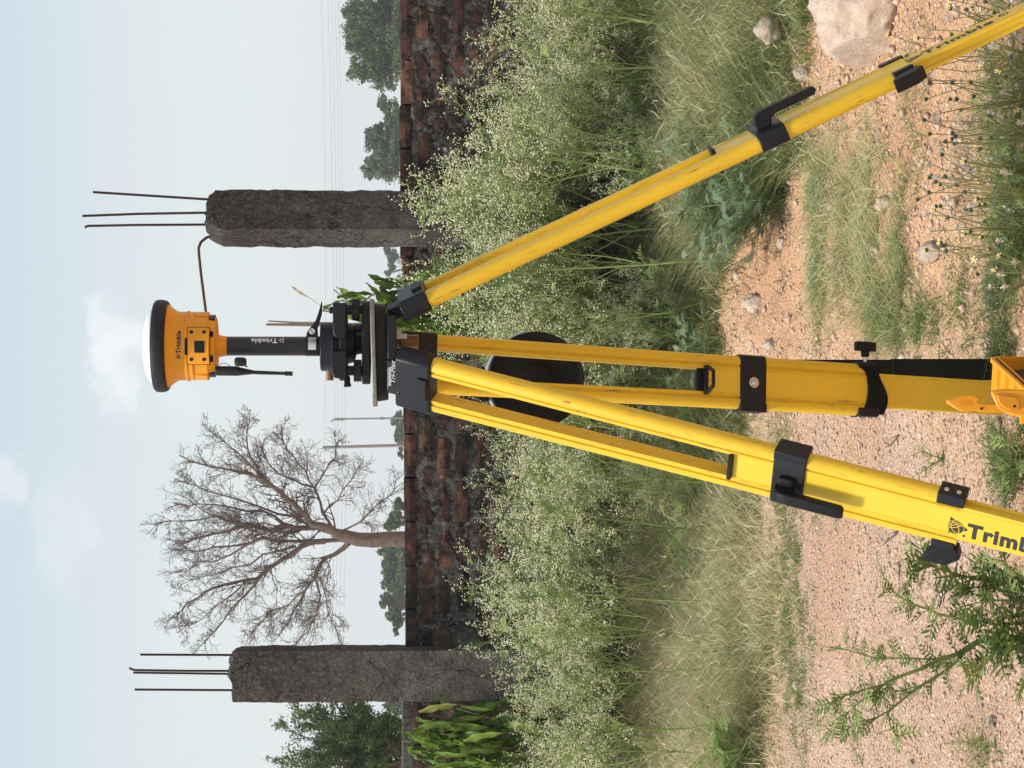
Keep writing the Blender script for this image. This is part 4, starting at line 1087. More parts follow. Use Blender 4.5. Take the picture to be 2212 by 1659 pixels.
q.tube([c_ + Vector((-.0085, 0, -.010)), c_ + Vector((-.0105, 0, -.0145))], [.0022, .0018], 6); q.build('port_cap', M_rubber, rc)
q = MB(); q.tube([at(v, y, 4.68) - RO for v, y in ((470, 797), (472, 790), (478, 785), (486, 784.5), (494, 788), (500, 793))], .0007, 5); q.build('lanyard', M_blk, rc)

# ------------------------------------------------------------------ black round disc on telescopic stand behind the rear leg
SY = 5.36
st = empty('disc_stand', Vector((at(1900, 800, SY).x, SY, 0)), 'black telescopic stand with a round black disc on top, right behind the shaded rear leg', 'stand')
SO = st.location.copy()
xr = at(1900, 777, SY).x - SO.x
q = MB(); q.box((xr - .022, 0, .335), (.044, .03, .67), taper=(1, 1)); q.build('outer_tube', M_matte, st, bevel=.002)
q = MB(); q.box((xr - .0245, -.001, .14), (.053, .036, .28)); q.build('lower_sleeve', M_matte, st, bevel=.002)
q = MB(); q.tube([(xr - .022, 0, .5), at(1590, 781, SY) - SO, at(1264, 757, SY + .015) - SO, at(1170, 790, SY + .02) - SO], [.008, .008, .0075, .0075], 12); q.build('inner_rod', M_matte, st)
q = MB(); q.tube([(xr - .022, 0, .03), (xr - .022, 0, -.05)], [.012, .004], 8); q.build('foot_spike', M_matte, st)
dc = at(1158, 821, SY) - SO; Rd = 105 * SY / FPX
dM = (Matrix.Rotation(math.radians(90 + 6), 3, 'X'))
q = MB(); q.lathe(dc, [(.0005, -.010), (Rd * .98, -.010), (Rd, -.006), (Rd, .002), (Rd * .97, .004), (Rd * .94, .001), (Rd * .9, .0), (Rd * .35, .001), (Rd * .33, .006), (Rd * .1, .008), (.0005, .0085)], 64, dM); q.build('disc', M_matte, st)
q = MB(); q.lathe(dc + Vector((0, .03, .006)), [(.0005, -.004), (Rd * 1.01, -.004), (Rd * 1.015, .004), (Rd * .99, .009), (.0005, .009)], 64, dM); q.build('backing_rim', M_greyrim, st)
q = MB(); q.box(at(1050, 860, SY + .01) - SO, (.016, .012, .012)); q.build('rim_clip', M_matte, st)

# ------------------------------------------------------------------ open yellow carrying case under the tripod
cs = empty('hard_case', Vector((at(2190, 850, 4.62).x, 4.75, 0)), 'small open yellow plastic hard case standing on edge at the foot of the tripod', 'case')
CO = cs.location.copy()
zt_ = at(2138, 811, 4.92).z
xo = at(2138, 811, 4.92).x - CO.x; xi = at(2150, 893, 4.62).x - CO.x
Rz = Matrix.Rotation(math.radians(-14), 3, 'Z')
def shell(q, x0, x1, y0, y1, z0, z1, t, chx=.012):
    """box open towards +x, walls t thick, with chamfered corners"""
    def ring(x, i): 
        a, b_, c_, d = y0 + i, y1 - i, z0 + i, z1 - i; h = max(.002, chx - i * .6)
        return [(x, a + h, c_), (x, b_ - h, c_), (x, b_, c_ + h), (x, b_, d - h), (x, b_ - h, d), (x, a + h, d), (x, a, d - h), (x, a, c_ + h)]
    R4 = [ring(x0, .004), ring(x0 + .006, 0), ring(x1, 0), ring(x1, t), ring(x0 + t, t)]
    vs = [Rz @ Vector(p) for r_ in R4 for p in r_]; fs = [tuple(range(8)), tuple(range(32, 40))[::-1]]
    for j in range(4):
        for i in range(8): fs.append((j * 8 + i, (j + 1) * 8 + i, (j + 1) * 8 + (i + 1) % 8, j * 8 + (i + 1) % 8))
    q.add(vs, fs)
q = MB(); y0c, y1c = 4.60 - CO.y, 4.92 - CO.y
shell(q, xi + .004, xo, y0c, y1c, .004, zt_, .012); sh = q.build('shell', M_case, cs, bevel=.002)
def rim(q, x0, x1, i0, i1):
    def rg(x, i): 
        a, b_, c_, d = y0c + i, y1c - i, .004 + i, zt_ - i; h = max(.003, .012 - i * .5)
        return [(x, a + h, c_), (x, b_ - h, c_), (x, b_, c_ + h), (x, b_, d - h), (x, b_ - h, d), (x, a + h, d), (x, a, d - h), (x, a, c_ + h)]
    R4 = [rg(x0, i0), rg(x1, i0), rg(x1, i1), rg(x0, i1)]
    vs = [Rz @ Vector(p) for r_ in R4 for p in r_]; fs = []
    for j in range(4):
        for i in range(8): fs.append((j * 8 + i, ((j + 1) % 4) * 8 + i, ((j + 1) % 4) * 8 + (i + 1) % 8, j * 8 + (i + 1) % 8))
    q.add(vs, fs)
q = MB(); rim(q, xo - .008, xo + .002, -.005, .004); q.build('outer_rim', M_case, cs, bevel=.001)
q = MB(); rim(q, xo - .006, xo + .001, .0045, .0085); q.build('gasket', M_matte, cs)
q = MB(); rim(q, xo - .006, xo + .005, .009, .0125); q.build('inner_lip', M_case, cs, bevel=.0008)
q = MB(); q.box(Rz @ Vector(((xi + .018 + xo - .025) / 2, (y0c + y1c) / 2, zt_ / 2 - .01)), (abs(xo - xi) - .04, .28, zt_ - .04), Rz); q.build('liner', M_liner, cs)
# ribs on the outside and latch housing
for yy in (.03, .10, .17, .24):
    q = MB(); q.box(Rz @ Vector(((xi + xo) / 2, y0c + yy, zt_ + .004)), (abs(xo - xi) - .01, .006, .009), Rz); q.build('rib', M_case, cs, bevel=.001)
q = MB()
lat = [(2140, 846), (2150, 843), (2175, 840), (2212, 842), (2270, 845), (2270, 900), (2212, 900), (2190, 897), (2170, 890), (2155, 882), (2148, 868)]
pic_prism(q, lat, 4.57, 4.562, 4.60, CO); hs = q.build('latch_housing', M_case, cs, bevel=.003)
q = MB(); pic_prism(q, [(2152, 852), (2198, 858), (2205, 884), (2185, 888), (2168, 880), (2158, 870)], 4.561, 4.558, 4.566, CO); q.build('latch_panel', M_orange, cs, bevel=.002)
zc5 = lambda a, b_: ((3650 + a / 5.529) / 1.8228, (1380 + b_ / 5.529) / 1.8228)
q = MB(); pic_prism(q, [zc5(*t) for t in ((440, 1080), (560, 1060), (680, 1010), (740, 970), (860, 955), (960, 975), (1060, 1010), (1135, 1060), (1110, 1090), (1070, 1100), (1080, 1140), (1200, 1165), (1500, 1170), (1640, 1150), (1700, 1360), (1200, 1345), (1060, 1310), (900, 1320), (760, 1322), (640, 1270), (520, 1190), (445, 1150))], 4.575, 4.566, 4.588, CO)
lt = q.build('latch', M_case, cs, bevel=.0025)
q = MB()
for i in range(6):
    a, b_ = zc5(520 + i * 75, 1085 - i * 14), zc5(640 + i * 75, 1000 - i * 10 + max(0, i - 3) * 20)
    q.tube([at(*a, 4.5655) - CO, at(*b_, 4.5655) - CO], .0012, 5)
q.build('grip_ridge', M_case, lt)
q = MB(); pic_prism(q, [zc5(*t) for t in ((700, 1110), (960, 1060), (1000, 1190), (860, 1210), (740, 1180))], 4.565, 4.5655, 4.570, CO); q.build('recess', M_orange, lt)
for p in ((1190, 1265), (1905, 1215)):
    q = MB(); q.lathe(at(*zc5(*p), 4.5655 if p[0] < 1500 else 4.558) - CO, [(.0001, 0), (.0030, 0), (.0028, .0008), (.0001, .0009)], 12, Matrix.Rotation(math.radians(90), 3, 'X')); q.build('hinge_pin', M_blkpaint, cs)
# the other half lies flat on the sand, hinged to the shell's lower edge
q = MB(); q.box((xo + .115, 0, .030), (.21, .30, .060)); q.build('lid', M_case, cs, bevel=.008)
#@@PART4
# ------------------------------------------------------------------ vegetation
def proj_np(P):
    Q = P - np.array([0, 0, CAMH]); d = Q @ np.array(CF)
    return 1106 - (Q @ np.array(CU)) / d * FPX, 829.5 - (Q @ np.array(CR)) / d * FPX, d

def blades(nr, base, h, width, tone, lean=.35, curl=.5, name='grass', mat=None, segs=3):
    """bent tapering blades; base (n,3), h (n,), tone (n,)"""
    n = len(base); az = nr.uniform(0, 2 * np.pi, n)
    ld = np.stack([np.cos(az), np.sin(az), np.zeros(n)], 1)
    le = np.abs(nr.normal(lean, lean * .5, n))
    az2 = az + nr.normal(0, .9, n); l2 = np.stack([np.cos(az2), np.sin(az2), np.zeros(n)], 1)
    wa = nr.uniform(0, 2 * np.pi, n); wd = np.stack([np.cos(wa), np.sin(wa), np.zeros(n)], 1)
    rows = []; tn = []
    for s_ in range(segs + 1):
        t = s_ / segs
        c = base + ld * (h * le * t)[:, None] + l2 * (h * curl * nr.uniform(.4, 1.2, n) * t * t)[:, None] + np.array([0, 0, 1]) * (h * (t - .30 * curl * t * t))[:, None]
        w = width * (1 - t) if s_ < segs else width * 0
        if s_ < segs: rows += [c - wd * w[:, None], c + wd * w[:, None]]
        else: rows += [c]
        tn += [np.clip(tone + .18 * (t - .3), 0, 1)] * (2 if s_ < segs else 1)
    k = 2 * segs + 1
    V = np.stack(rows, 1).reshape(-1, 3); T = np.stack(tn, 1).reshape(-1)
    b = (np.arange(n) * k)[:, None]; F = []
    for s_ in range(segs - 1):
        a = 2 * s_; F.append(b + np.array([a, a + 1, a + 3])); F.append(b + np.array([a, a + 3, a + 2]))
    a = 2 * (segs - 1); F.append(b + np.array([a, a + 1, a + 2]))
    F = np.concatenate(F, 0)
    return V, F, T
def gzs(P): return np.array([gz(x, y) for x, y in P])
nrg = np.random.RandomState(5)
def n2(x, y, f, s=0.0): return np.array([noise.noise(Vector((a * f, b * f, s))) for a, b in zip(x, y)])
# edge of the grass in the picture: where bare sand begins, per picture height
EY = [-60, 60, 170, 260, 330, 420, 520, 620, 740, 830, 900, 1000, 1200, 1400, 1560, 1720]
EV = [1750, 1745, 1725, 1765, 1770, 1690, 1625, 1600, 1592, 1590, 1612, 1640, 1660, 1672, 1655, 1645]
def scatter(n, v0, v1, y0, y1):
    """uniform points on the ground inside a picture-space box"""
    A = ground_at(v0, y0); B = ground_at(v1, y0)
    Yf, Yn = A.y, B.y
    Y = nrg.uniform(Yn, Yf, n); xl = (829.5 - y1) / FPX * Y; xr_ = (829.5 - y0) / FPX * Y
    x = nrg.uniform(xl, xr_); return x, Y
x, y = scatter(170000, 1508, 1800, -90, 1750)
P = np.stack([x, y, np.zeros_like(x)], 1); v_, yy_, _ = proj_np(P)
edge = np.interp(yy_, EY, EV) + 26 * n2(x, y, 3.2, 2.0) + 10 * n2(x, y, 11, 4.0)
keep = (v_ < edge + nrg.exponential(9, len(x)) - 6) | ((v_ < edge + nrg.exponential(40, len(x))) & (nrg.rand(len(x)) < .10))
dens = n2(x, y, 2.3, 7.0) + .5 * n2(x, y, 7, 1.0)
keep &= nrg.uniform(0, 1, len(x)) < np.clip(.82 + .9 * dens, .25, 1)
keep &= ~((yy_ < 110) & (yy_ > 30) & (v_ > 1700) & (v_ < 1712))
x, y, yy_, v_, edge = x[keep], y[keep], yy_[keep], v_[keep], edge[keep]
nb = len(x); nse = np.clip((edge - v_) / 60, 0, 1)
big = n2(x, y, 1.1, 11.0)
straw = np.clip(.56 + .34 * np.tanh((yy_ - 900) / 220) * .6 + .45 * big - .30 * np.clip((1560 - v_) / 60, 0, 1), .08, .92)
tone = np.clip(nrg.normal(straw, .27), 0, 1)
h = (.09 + .27 * nse + .07 * n2(x, y, 3, 3.0)) * nrg.uniform(.45, 1.35, nb)
h *= 1 + .55 * np.clip((1575 - v_) / 55, 0, 1)
h = np.where((yy_ < 420) & (v_ > 1640), h * .75, h)
base = np.stack([x, y, gzs(zip(x, y)) - .005], 1)
V, F, T = blades(nrg, base, h, nrg.uniform(.0011, .0026, nb), tone, .38, .8)
ki = nrg.rand(nb) < .22; nk = int(ki.sum())
bk_ = base[ki] + np.stack([nrg.normal(0, .01, nk), nrg.normal(0, .01, nk), h[ki] * nrg.uniform(.35, .85, nk)], 1)
V2, F2, T2 = blades(nrg, bk_, nrg.uniform(.03, .09, nk), nrg.uniform(.0010, .0022, nk), np.clip(tone[ki] + .32, 0, 1), 1.3, 1.2)
F = np.concatenate([F, F2 + len(V)]); V = np.concatenate([V, V2]); T = np.concatenate([T, T2])
o = np_mesh('dry_grass', V, F, M_grass, None, T); tag(o, kind='stuff')

# low tufts and creeping weeds on the sand
def tuft_field(spots, name, straw=.4, seed=3, w=.0014):
    nr = np.random.RandomState(seed); B = []; H = []; TT = []
    for (v, y_, rv, ry, n, hh, st_) in spots:
        c = ground_at(v, y_); kx = c.y / FPX; ky = (ground_at(v - rv, y_).y - ground_at(v + rv, y_).y) / 2
        nc = max(1, n // 22); cx = c.x + nr.normal(0, .55, nc) * ry * kx; cy_ = c.y + nr.normal(0, .55, nc) * ky
        idx = nr.randint(0, nc, n)
        px_, py_ = cx[idx] + nr.normal(0, .022, n), cy_[idx] + nr.normal(0, .03, n)
        B.append(np.stack([px_, py_, gzs(zip(px_, py_)) - .003], 1)); H.append(hh * nr.uniform(.35, 1.25, n)); TT.append(np.clip(nr.normal(st_, .2, n), 0, 1))
    B = np.concatenate(B); H = np.concatenate(H); TT = np.concatenate(TT)
    V, F, T = blades(nr, B, H, nr.uniform(w * .5, w * 1.7, len(B)), TT, 1.0, 1.3)
    o = np_mesh(name, V, F, M_grass, None, T); tag(o, kind='stuff'); return o
tuft_field([(1850, 330, 66, 130, 1100, .10, .7), (1865, 480, 72, 130, 1600, .11, .66), (1870, 610, 62, 110, 1500, .11, .6), (1930, 690, 42, 60, 1400, .08, .35), (1790, 560, 22, 120, 1800, .07, .45),
            (1960, 560, 25, 120, 1300, .07, .5), (1780, 400, 28, 60, 1500, .08, .45), (1700, 1200, 30, 330, 3200, .045, .30), (1730, 1450, 40, 240, 2200, .045, .25), (1690, 1000, 25, 120, 1100, .05, .40),
            (2000, 700, 30, 40, 500, .07, .3), (2190, 560, 30, 110, 900, .09, .2), (2120, 1620, 60, 60, 350, .04, .3), (1830, 1590, 60, 60, 300, .035, .3), (1790, 1100, 50, 60, 200, .03, .35),
            (2110, 700, 60, 60, 350, .045, .25), (2170, 760, 30, 30, 300, .07, .25), (2175, 1000, 40, 60, 700, .07, .15), (2080, 640, 50, 120, 500, .04, .3), (2170, 250, 50, 260, 1500, .09, .35), (2205, 450, 30, 120, 800, .09, .3), (1985, 250, 30, 200, 500, .05, .5), (2075, 1080, 60, 60, 160, .03, .3)],
           'low_grass')

# pebbles
def pebbles():
    nr = nrg; n = 52000
    Y = nr.uniform(4.9, 10.4, n) ** 1.0; x = nr.uniform(-.19, .19, n) * Y
    P = np.stack([x, Y, np.zeros(n)], 1); v_, yy_, _ = proj_np(P)
    keep = v_ > np.interp(yy_, EY, EV) - 25
    x, Y = x[keep], Y[keep]; n = len(x)
    s = np.minimum(.0018 + nr.exponential(.0017, n), .012); cl = (nr.rand(n) < .022) & (x > -.15); s = np.where(cl, nr.uniform(.008, .020, n), s)
    z = gzs(zip(x, Y)) + s * .25
    oc = np.array([(1, 0, 0), (0, 1, 0), (-1, 0, 0), (0, -1, 0), (0, 0, .7), (0, 0, -.7)], float)
    a = nr.uniform(0, 6.28, n); R = np.zeros((n, 3, 3)); R[:, 0, 0] = np.cos(a); R[:, 0, 1] = -np.sin(a); R[:, 1, 0] = np.sin(a); R[:, 1, 1] = np.cos(a); R[:, 2, 2] = 1
    sc = s[:, None] * nr.uniform(.6, 1.3, (n, 3))
    V = np.einsum('nij,kj->nki', R, oc) * sc[:, None, :] + nr.normal(0, .12, (n, 6, 3)) * s[:, None, None] + np.stack([x, Y, z], 1)[:, None, :]
    f = np.array([(0, 1, 4), (1, 2, 4), (2, 3, 4), (3, 0, 4), (1, 0, 5), (2, 1, 5), (3, 2, 5), (0, 3, 5)])
    F = (np.arange(n) * 6)[:, None, None] + f[None]
    T = np.repeat(np.where(s > .0075, np.clip(nr.normal(.5, .12, n), 0, 1), np.clip(nr.beta(1.6, 1.5, n), 0, 1)), 6)
    o = np_mesh('gravel', V.reshape(-1, 3), F.reshape(-1, 3), M_pebble, None, T); tag(o, kind='stuff')
pebbles()

# stones
def rock(v, y_, ry, hgt, dep, seed, mat, label, name='stone', sub=24, sink=.25, z0=None, ang=0.3):
    c = ground_at(v, y_); k = c.y / FPX; rx = ry * k
    V = []; F = []; n, m_ = sub * 2, sub
    for j in range(m_ + 1):
        th = math.pi * j / m_
        for i in range(n):
            ph = 2 * math.pi * i / n; d = Vector((math.sin(th) * math.cos(ph), math.sin(th) * math.sin(ph), math.cos(th)))
            r_ = 1 + .30 * noise.noise(d * 1.3 + Vector((seed * 3.7, 0, 0))) + .12 * noise.noise(d * 3.4 + Vector((0, seed * 1.9, 0))) + .05 * noise.noise(d * 9 + Vector((seed, 0, 0)))
            # broken flat facets
            for fi in range(5):
                fr = random.Random(seed * 31 + fi); fn = Vector((fr.gauss(0, 1), fr.gauss(0, 1), fr.gauss(.2, 1))).normalized(); dd = d.dot(fn)
                if dd > 0: r_ = min(r_, (.80 + .1 * fr.random()) / dd)
            r_ += .012 * noise.noise(d * 30)
            p = Vector((d.x * rx * r_, d.y * dep * r_, d.z * hgt * r_)); p.rotate(Matrix.Rotation(ang * math.sin(seed), 3, 'Z'))
            V.append(tuple(p))
    for j in range(m_):
        for i in range(n):
            i2 = (i + 1) % n; F.append((j * n + i, (j + 1) * n + i, (j + 1) * n + i2, j * n + i2))
    me = bpy.data.meshes.new(name); me.from_pydata(V, [], F); me.materials.append(mat); me.shade_smooth(); me.update()
    o = link_obj(name, me); o.location = (c.x, c.y, gz(c.x, c.y) + hgt * (1 - 2 * sink) * .5 if z0 is None else z0)
    return tag(o, label, 'boulder' if name == 'boulder' else 'stone')
rock(1900, 20, 128, .145, .25, 3, M_boulder, 'big pink granite boulder at the right edge of the sand', 'boulder', 56, .18)
rock(1720, 66, 33, .05, .05, 8, M_stone, 'pale grey rock standing up out of the grass beyond the boulder', z0=.105)
rock(1745, 160, 17, .035, .03, 5, M_stone, 'small pale stone in the grass left of the boulder')
rock(1625, 512, 40, .085, .09, 12, M_stone, 'pale rock at the sand edge behind the feathery blue-green weed', sub=28)
rock(1670, 655, 24, .045, .06, 6, M_stone, 'large whitish stone on the sand bank right of the rear leg')
rock(1640, 600, 12, .02, .03, 14, M_stone, 'small stone between the two pale rocks of the sand bank')
rock(1690, 745, 13, .03, .03, 16, M_stone, 'whitish pointed stone just right of the rear leg clamp')
rock(1705, 527, 15, .02, .03, 17, M_boulder, 'rounded pinkish stone on the bank in front of the feathery weed')
rock(2030, 545, 26, .03, .045, 18, M_stone, 'broken whitish stone in the middle of the sand on the right')
rock(1925, 440, 17, .025, .035, 19, M_stone, 'chalky stone at the lower edge of the grassy strip')
rock(1900, 620, 9, .015, .02, 20, M_stone, 'tiny stone under the grassy strip near the wing screw')
rock(1660, 745, 10, .018, .02, 21, M_boulder, 'small rusty stone at the top of the bank beside the rear leg')
rock(1715, 690, 9, .014, .018, 22, M_boulder, 'small pink stone on the bank below the large whitish stone')
rock(1720, 1480, 12, .014, .02, 23, M_stone, 'small white stone on the sand left of the leaning leg')
rock(1830, 1560, 10, .012, .02, 24, M_stone, 'little white stone near the left edge of the sand')
rock(2140, 1560, 13, .014, .03, 25, M_stone, 'pale flake of stone beside the foreground weed, lowest on the left')
rock(1975, 1655, 14, .016, .02, 26, M_stone, 'round pale stone touching the left edge of the photo')
rock(2010, 1318, 8, .012, .014, 27, M_stone, 'white chip of stone among the weed stems')

# ---- tall white-flowered weeds in front of the wall
def lobed_leaf(nr, ln, nl, wid, droop=.5, sub=True, lw=.085):
    """feathery leaf in local coords: grows along +x, face up +z"""
    V = []; F = []
    def strip(p0, p1, w0, w1):
        d = np.array(p1) - np.array(p0); s_ = np.array([-d[1], d[0], 0]); s_ = s_ / (np.linalg.norm(s_) + 1e-9)
        b = len(V); V.extend([p0 - s_ * w0, p0 + s_ * w0, p1 + s_ * w1, p1 - s_ * w1]); F.append((b, b + 1, b + 2, b + 3))
    def pt(t): return np.array([ln * t, 0, ln * (.25 * t - droop * t * t)])
    for i in range(4): strip(pt(i / 4), pt((i + 1) / 4), wid * .12 * (1 - i / 5), wid * .12 * (1 - (i + 1) / 5))
    for i in range(nl):
        t = .22 + .75 * i / nl; L_ = wid * (math.sin(math.pi * min(.95, t * .9 + .12))) ** .7 * nr.uniform(.8, 1.15)
        for sd in (-1, 1):
            p0 = pt(t); p1 = p0 + np.array([L_ * .55, sd * L_ * .9, -L_ * .15 * nr.uniform(-1, 1.5)])
            pm = p0 * .5 + p1 * .5
            strip(p0, pm, L_ * .04, L_ * lw); strip(pm, p1, L_ * lw, L_ * .015)
            if sub:
                for s2 in (-1, 1):
                    q1 = pm + np.array([L_ * (.30 + .1 * s2), sd * L_ * (.28 - .25 * s2 * sd), 0]); strip(pm, q1, L_ * lw * .65, L_ * .012)
    return np.array(V), np.array(F)
def place_leaves(nr, spots, scale, nl, wid, sub, tone_c, lw=.085):
    """spots: list of (pos, dir); returns merged V,F,T"""
    Vs, Fs, Ts = [], [], []; b = 0
    for p, d in spots:
        ln = scale * nr.uniform(.6, 1.2); V, F = lobed_leaf(nr, ln, nl, wid * ln * nr.uniform(.8, 1.2), nr.uniform(.1, .6), sub, lw)
        d = Vector(d).normalized(); z = Vector((0, 0, 1)) + Vector((nr.normal(0, .3), nr.normal(0, .3), 0)); yv = z.cross(d)
        yv = yv.normalized() if yv.length > .05 else Vector((1, 0, 0)); z = d.cross(yv)
        M3 = np.array([[d.x, yv.x, z.x], [d.y, yv.y, z.y], [d.z, yv.z, z.z]])
        Vs.append(V @ M3.T + np.array(p)); Fs.append(F + b); b += len(V); Ts.append(np.full(len(V), np.clip(nr.normal(tone_c, .22), 0, 1)))
    return np.concatenate(Vs), np.concatenate(Fs), np.concatenate(Ts)
OCT = np.array([(1, 0, 0), (0, 1, 0), (-1, 0, 0), (0, -1, 0), (0, 0, .8), (0, 0, -.8)], float)
OF = np.array([(0, 1, 4), (1, 2, 4), (2, 3, 4), (3, 0, 4), (1, 0, 5), (2, 1, 5), (3, 2, 5), (0, 3, 5)])
def octas(nr, pts, r0, r1):
    P = np.array(pts); n = len(P); s = nr.uniform(r0, r1, n)
    V = P[:, None, :] + OCT[None] * s[:, None, None] * nr.uniform(.8, 1.15, (n, 6, 1))
    F = (np.arange(n) * 6)[:, None, None] + OF[None]
    return V.reshape(-1, 3), F.reshape(-1, 3), np.repeat(np.clip(nr.beta(2.2, 1.2, n), 0, 1), 6)
def weed_meshes(seed, H=1.0, prim=15, dens=1.0, fl=(.0026, .0044), spread=1.0):
    r = random.Random(seed); nr = np.random.RandomState(seed)
    q = MB(); fl_pts = []; leaves = []
    d = Vector((r.gauss(0, .05), r.gauss(0, .05), 1)).normalized(); p = Vector((0, 0, -.02)); main = [p]
    for i in range(7):
        d = (d + Vector((r.gauss(0, .06), r.gauss(0, .06), .05))).normalized(); p = p + d * H * .095; main.append(p)
    q.tube(main, [.0058 * (1 - .085 * i) for i in range(8)], 5, caps=False)
    def branch(p, d, ln, rad, dep):
        n = 4 if dep < 2 else 2; P = [p]
        for i in range(n):
            d = (d + Vector((r.gauss(0, .10), r.gauss(0, .10), .10 + r.gauss(0, .07)))).normalized(); p = p + d * ln / n; P.append(p)
            if dep < 3 and (i >= 1 or dep == 2):
                for _ in range(r.choice((1, 1, 2)) if dep < 2 else r.choice((1, 2))):
                    a = r.uniform(0, 6.28); o1 = d.orthogonal().normalized(); o2 = d.cross(o1)
                    branch(p, (d + (o1 * math.cos(a) + o2 * math.sin(a)) * r.uniform(.5, .95)), ln * r.uniform(.36, .56), rad * .62, dep + 1)
            if dep <= 1 and r.random() < .22: leaves.append((tuple(p), tuple(d + Vector((r.gauss(0, .7), r.gauss(0, .7), -.2)))))
        q.tube(P, [max(rad * (1 - .5 * i / n), .0007) for i in range(n + 1)], 3, caps=False)
        if dep >= 2:
            for _ in range(r.choice((2, 3, 4)) if dep == 3 else 2): fl_pts.append(tuple(p + Vector((r.gauss(0, .0075), r.gauss(0, .0075), r.gauss(.002, .006)))))
    for k in range(prim):
        t = .46 + .53 * k / prim; i = min(6, int(t * 7)); base = main[i].lerp(main[i + 1], t * 7 - i)
        a = k * 2.4 + r.uniform(-.4, .4); el = r.uniform(.45, .95) * spread
        dd = Vector((math.cos(a) * el, math.sin(a) * el, 1)).normalized()
        branch(base, dd, H * r.uniform(.26, .42) * (1.08 - .3 * t), .0026, 0)
    for k in range(int(16 * dens)):
        t = r.uniform(.02, .5); i = min(6, int(t * 7)); base = main[i].lerp(main[i + 1], t * 7 - i); a = r.uniform(0, 6.28)
        leaves.append((tuple(base), (math.cos(a), math.sin(a), r.uniform(-.1, .7))))
    return q, fl_pts, leaves, r, nr
WEEDS = []
for sd_, pr, spd in ((1, 10, .85), (2, 8, .75), (3, 11, .95), (4, 7, .65), (5, 10, 1.1), (6, 5, .8), (7, 4, .6)):
    q, flp, lv_, r_, nr_ = weed_meshes(100 + sd_, 1.0, pr, 1.0, spread=spd)
    stm = q.build('stem', M_wstem, None, smooth=False); V, F, T = octas(nr_, flp, .0026, .0046)
    fo = np_mesh('flowers', V, F, M_cream, None, T); V, F, T = place_leaves(nr_, lv_, .075, 6, .38, False, .55)
    lo = np_mesh('leaves', V, F, M_wleaf, None, T)
    WEEDS.append((stm.data, fo.data, lo.data)); 
    for o in (stm, fo, lo): bpy.data.objects.remove(o)
def put_weed(kind, x, y, h, rot, label, group, lean=(0, 0)):
    e = empty('flowering_weed', (x, y, gz(x, y)), label, 'weed', group)
    e.rotation_euler = (lean[1], lean[0], rot); e.scale = (h, h, h)
    for nm, me in zip(('stem', 'flowers', 'leaves'), WEEDS[kind]):
        o = link_obj(nm, me, e)
        if nm != 'stem': o['kind'] = 'stuff'
    return e
rw = random.Random(12)
def TOPV(yp): return np.interp(yp, [-50, 60, 200, 330, 430, 520, 600, 700, 800, 900, 960, 1040, 1120, 1200, 1290, 1350, 1420, 1480, 1560, 1620, 1700], [1040, 1090, 1050, 1010, 900, 868, 880, 1000, 1060, 1040, 1030, 1000, 1030, 1020, 1010, 990, 1080, 1090, 1060, 1060, 1080])
grpR = 'tall white-flowered weeds crowding the foot of the right wall length'; grpM = 'tall white-flowered weeds crowding the foot of the middle wall length'; grpL = 'tall white-flowered weeds by the left column and broad-leaved sapling'
slots = []
yy = -40
while yy < 1700:
    slots.append(yy); yy += rw.uniform(34, 52) if yy < 1000 else rw.uniform(40, 72)
for i, yp in enumerate(slots):
    for row in range(2):
        if row == 1 and yp > 1380 and rw.random() < .5: continue
        Yw = rw.uniform(10.6, 10.95) if row == 0 else rw.uniform(10.15, 10.55)
        if row == 1 and yp > 1000 and rw.random() < .6: continue
        if row == 0 and yp > 1330 and rw.random() < .25: continue
        if row == 1 and yp < 440 and rw.random() < .25: continue
        ypp = yp + rw.uniform(-12, 12); tv = float(TOPV(ypp)) + (rw.uniform(-10, 55) if row == 0 else rw.uniform(30, 170))
        top = at(tv, ypp, Yw); hgt = top.z * .98
        g, lb = (grpR, 'tall white-flowered weed among the crowd right of the column with splayed rebars') if ypp < 440 else (grpM, 'tall white-flowered weed among the crowd before the middle wall length') if ypp < 1400 else (grpL, 'tall white-flowered weed beside the left column, below the broad-leaved sapling')
        put_weed(rw.randrange(5), top.x, Yw, hgt, rw.uniform(0, 6.28), lb, g, (rw.gauss(0, .07), rw.gauss(0, .07)))
# lower green growth filling in between (sprawling stems with few flowers)
for i in range(14):
    ypp = rw.uniform(150, 1000) if i < 11 else rw.uniform(1000, 1680); Yw = rw.uniform(9.8, 10.3); tv = rw.uniform(1290, 1420) if ypp < 1000 else rw.uniform(1290, 1400)
    top = at(tv, ypp, Yw); g, lb = (grpR, 'tall white-flowered weed among the crowd right of the column with splayed rebars') if ypp < 440 else (grpM, 'tall white-flowered weed among the crowd before the middle wall length') if ypp < 1400 else (grpL, 'tall white-flowered weed beside the left column, below the broad-leaved sapling')
    put_weed(rw.randrange(5), top.x, Yw, max(.3, top.z), rw.uniform(0, 6.28), lb, g, (rw.gauss(0, .12), rw.gauss(0, .12)))

for ypp, tv in ((70, 1060), (150, 1120), (250, 1080), (330, 1040), (395, 980), (560, 1050), (640, 1100), (960, 1120), (1040, 1100), (1090, 1150), (1160, 1080), (1235, 1110), (1310, 1070), (1390, 1160), (1450, 1190), (1560, 1150), (1630, 1170)):
    Yw = rw.uniform(9.7, 10.1); top = at(tv, ypp, Yw)
    g, lb = (grpR, 'tall white-flowered weed among the crowd right of the column with splayed rebars') if ypp < 440 else (grpM, 'tall white-flowered weed among the crowd before the middle wall length') if ypp < 1400 else (grpL, 'tall white-flowered weed beside the left column, below the broad-leaved sapling')
    put_weed(rw.choice((5, 6)), top.x, Yw, top.z * 1.05, rw.uniform(0, 6.28), lb, g, (rw.gauss(0, .10), rw.gauss(0, .10)))

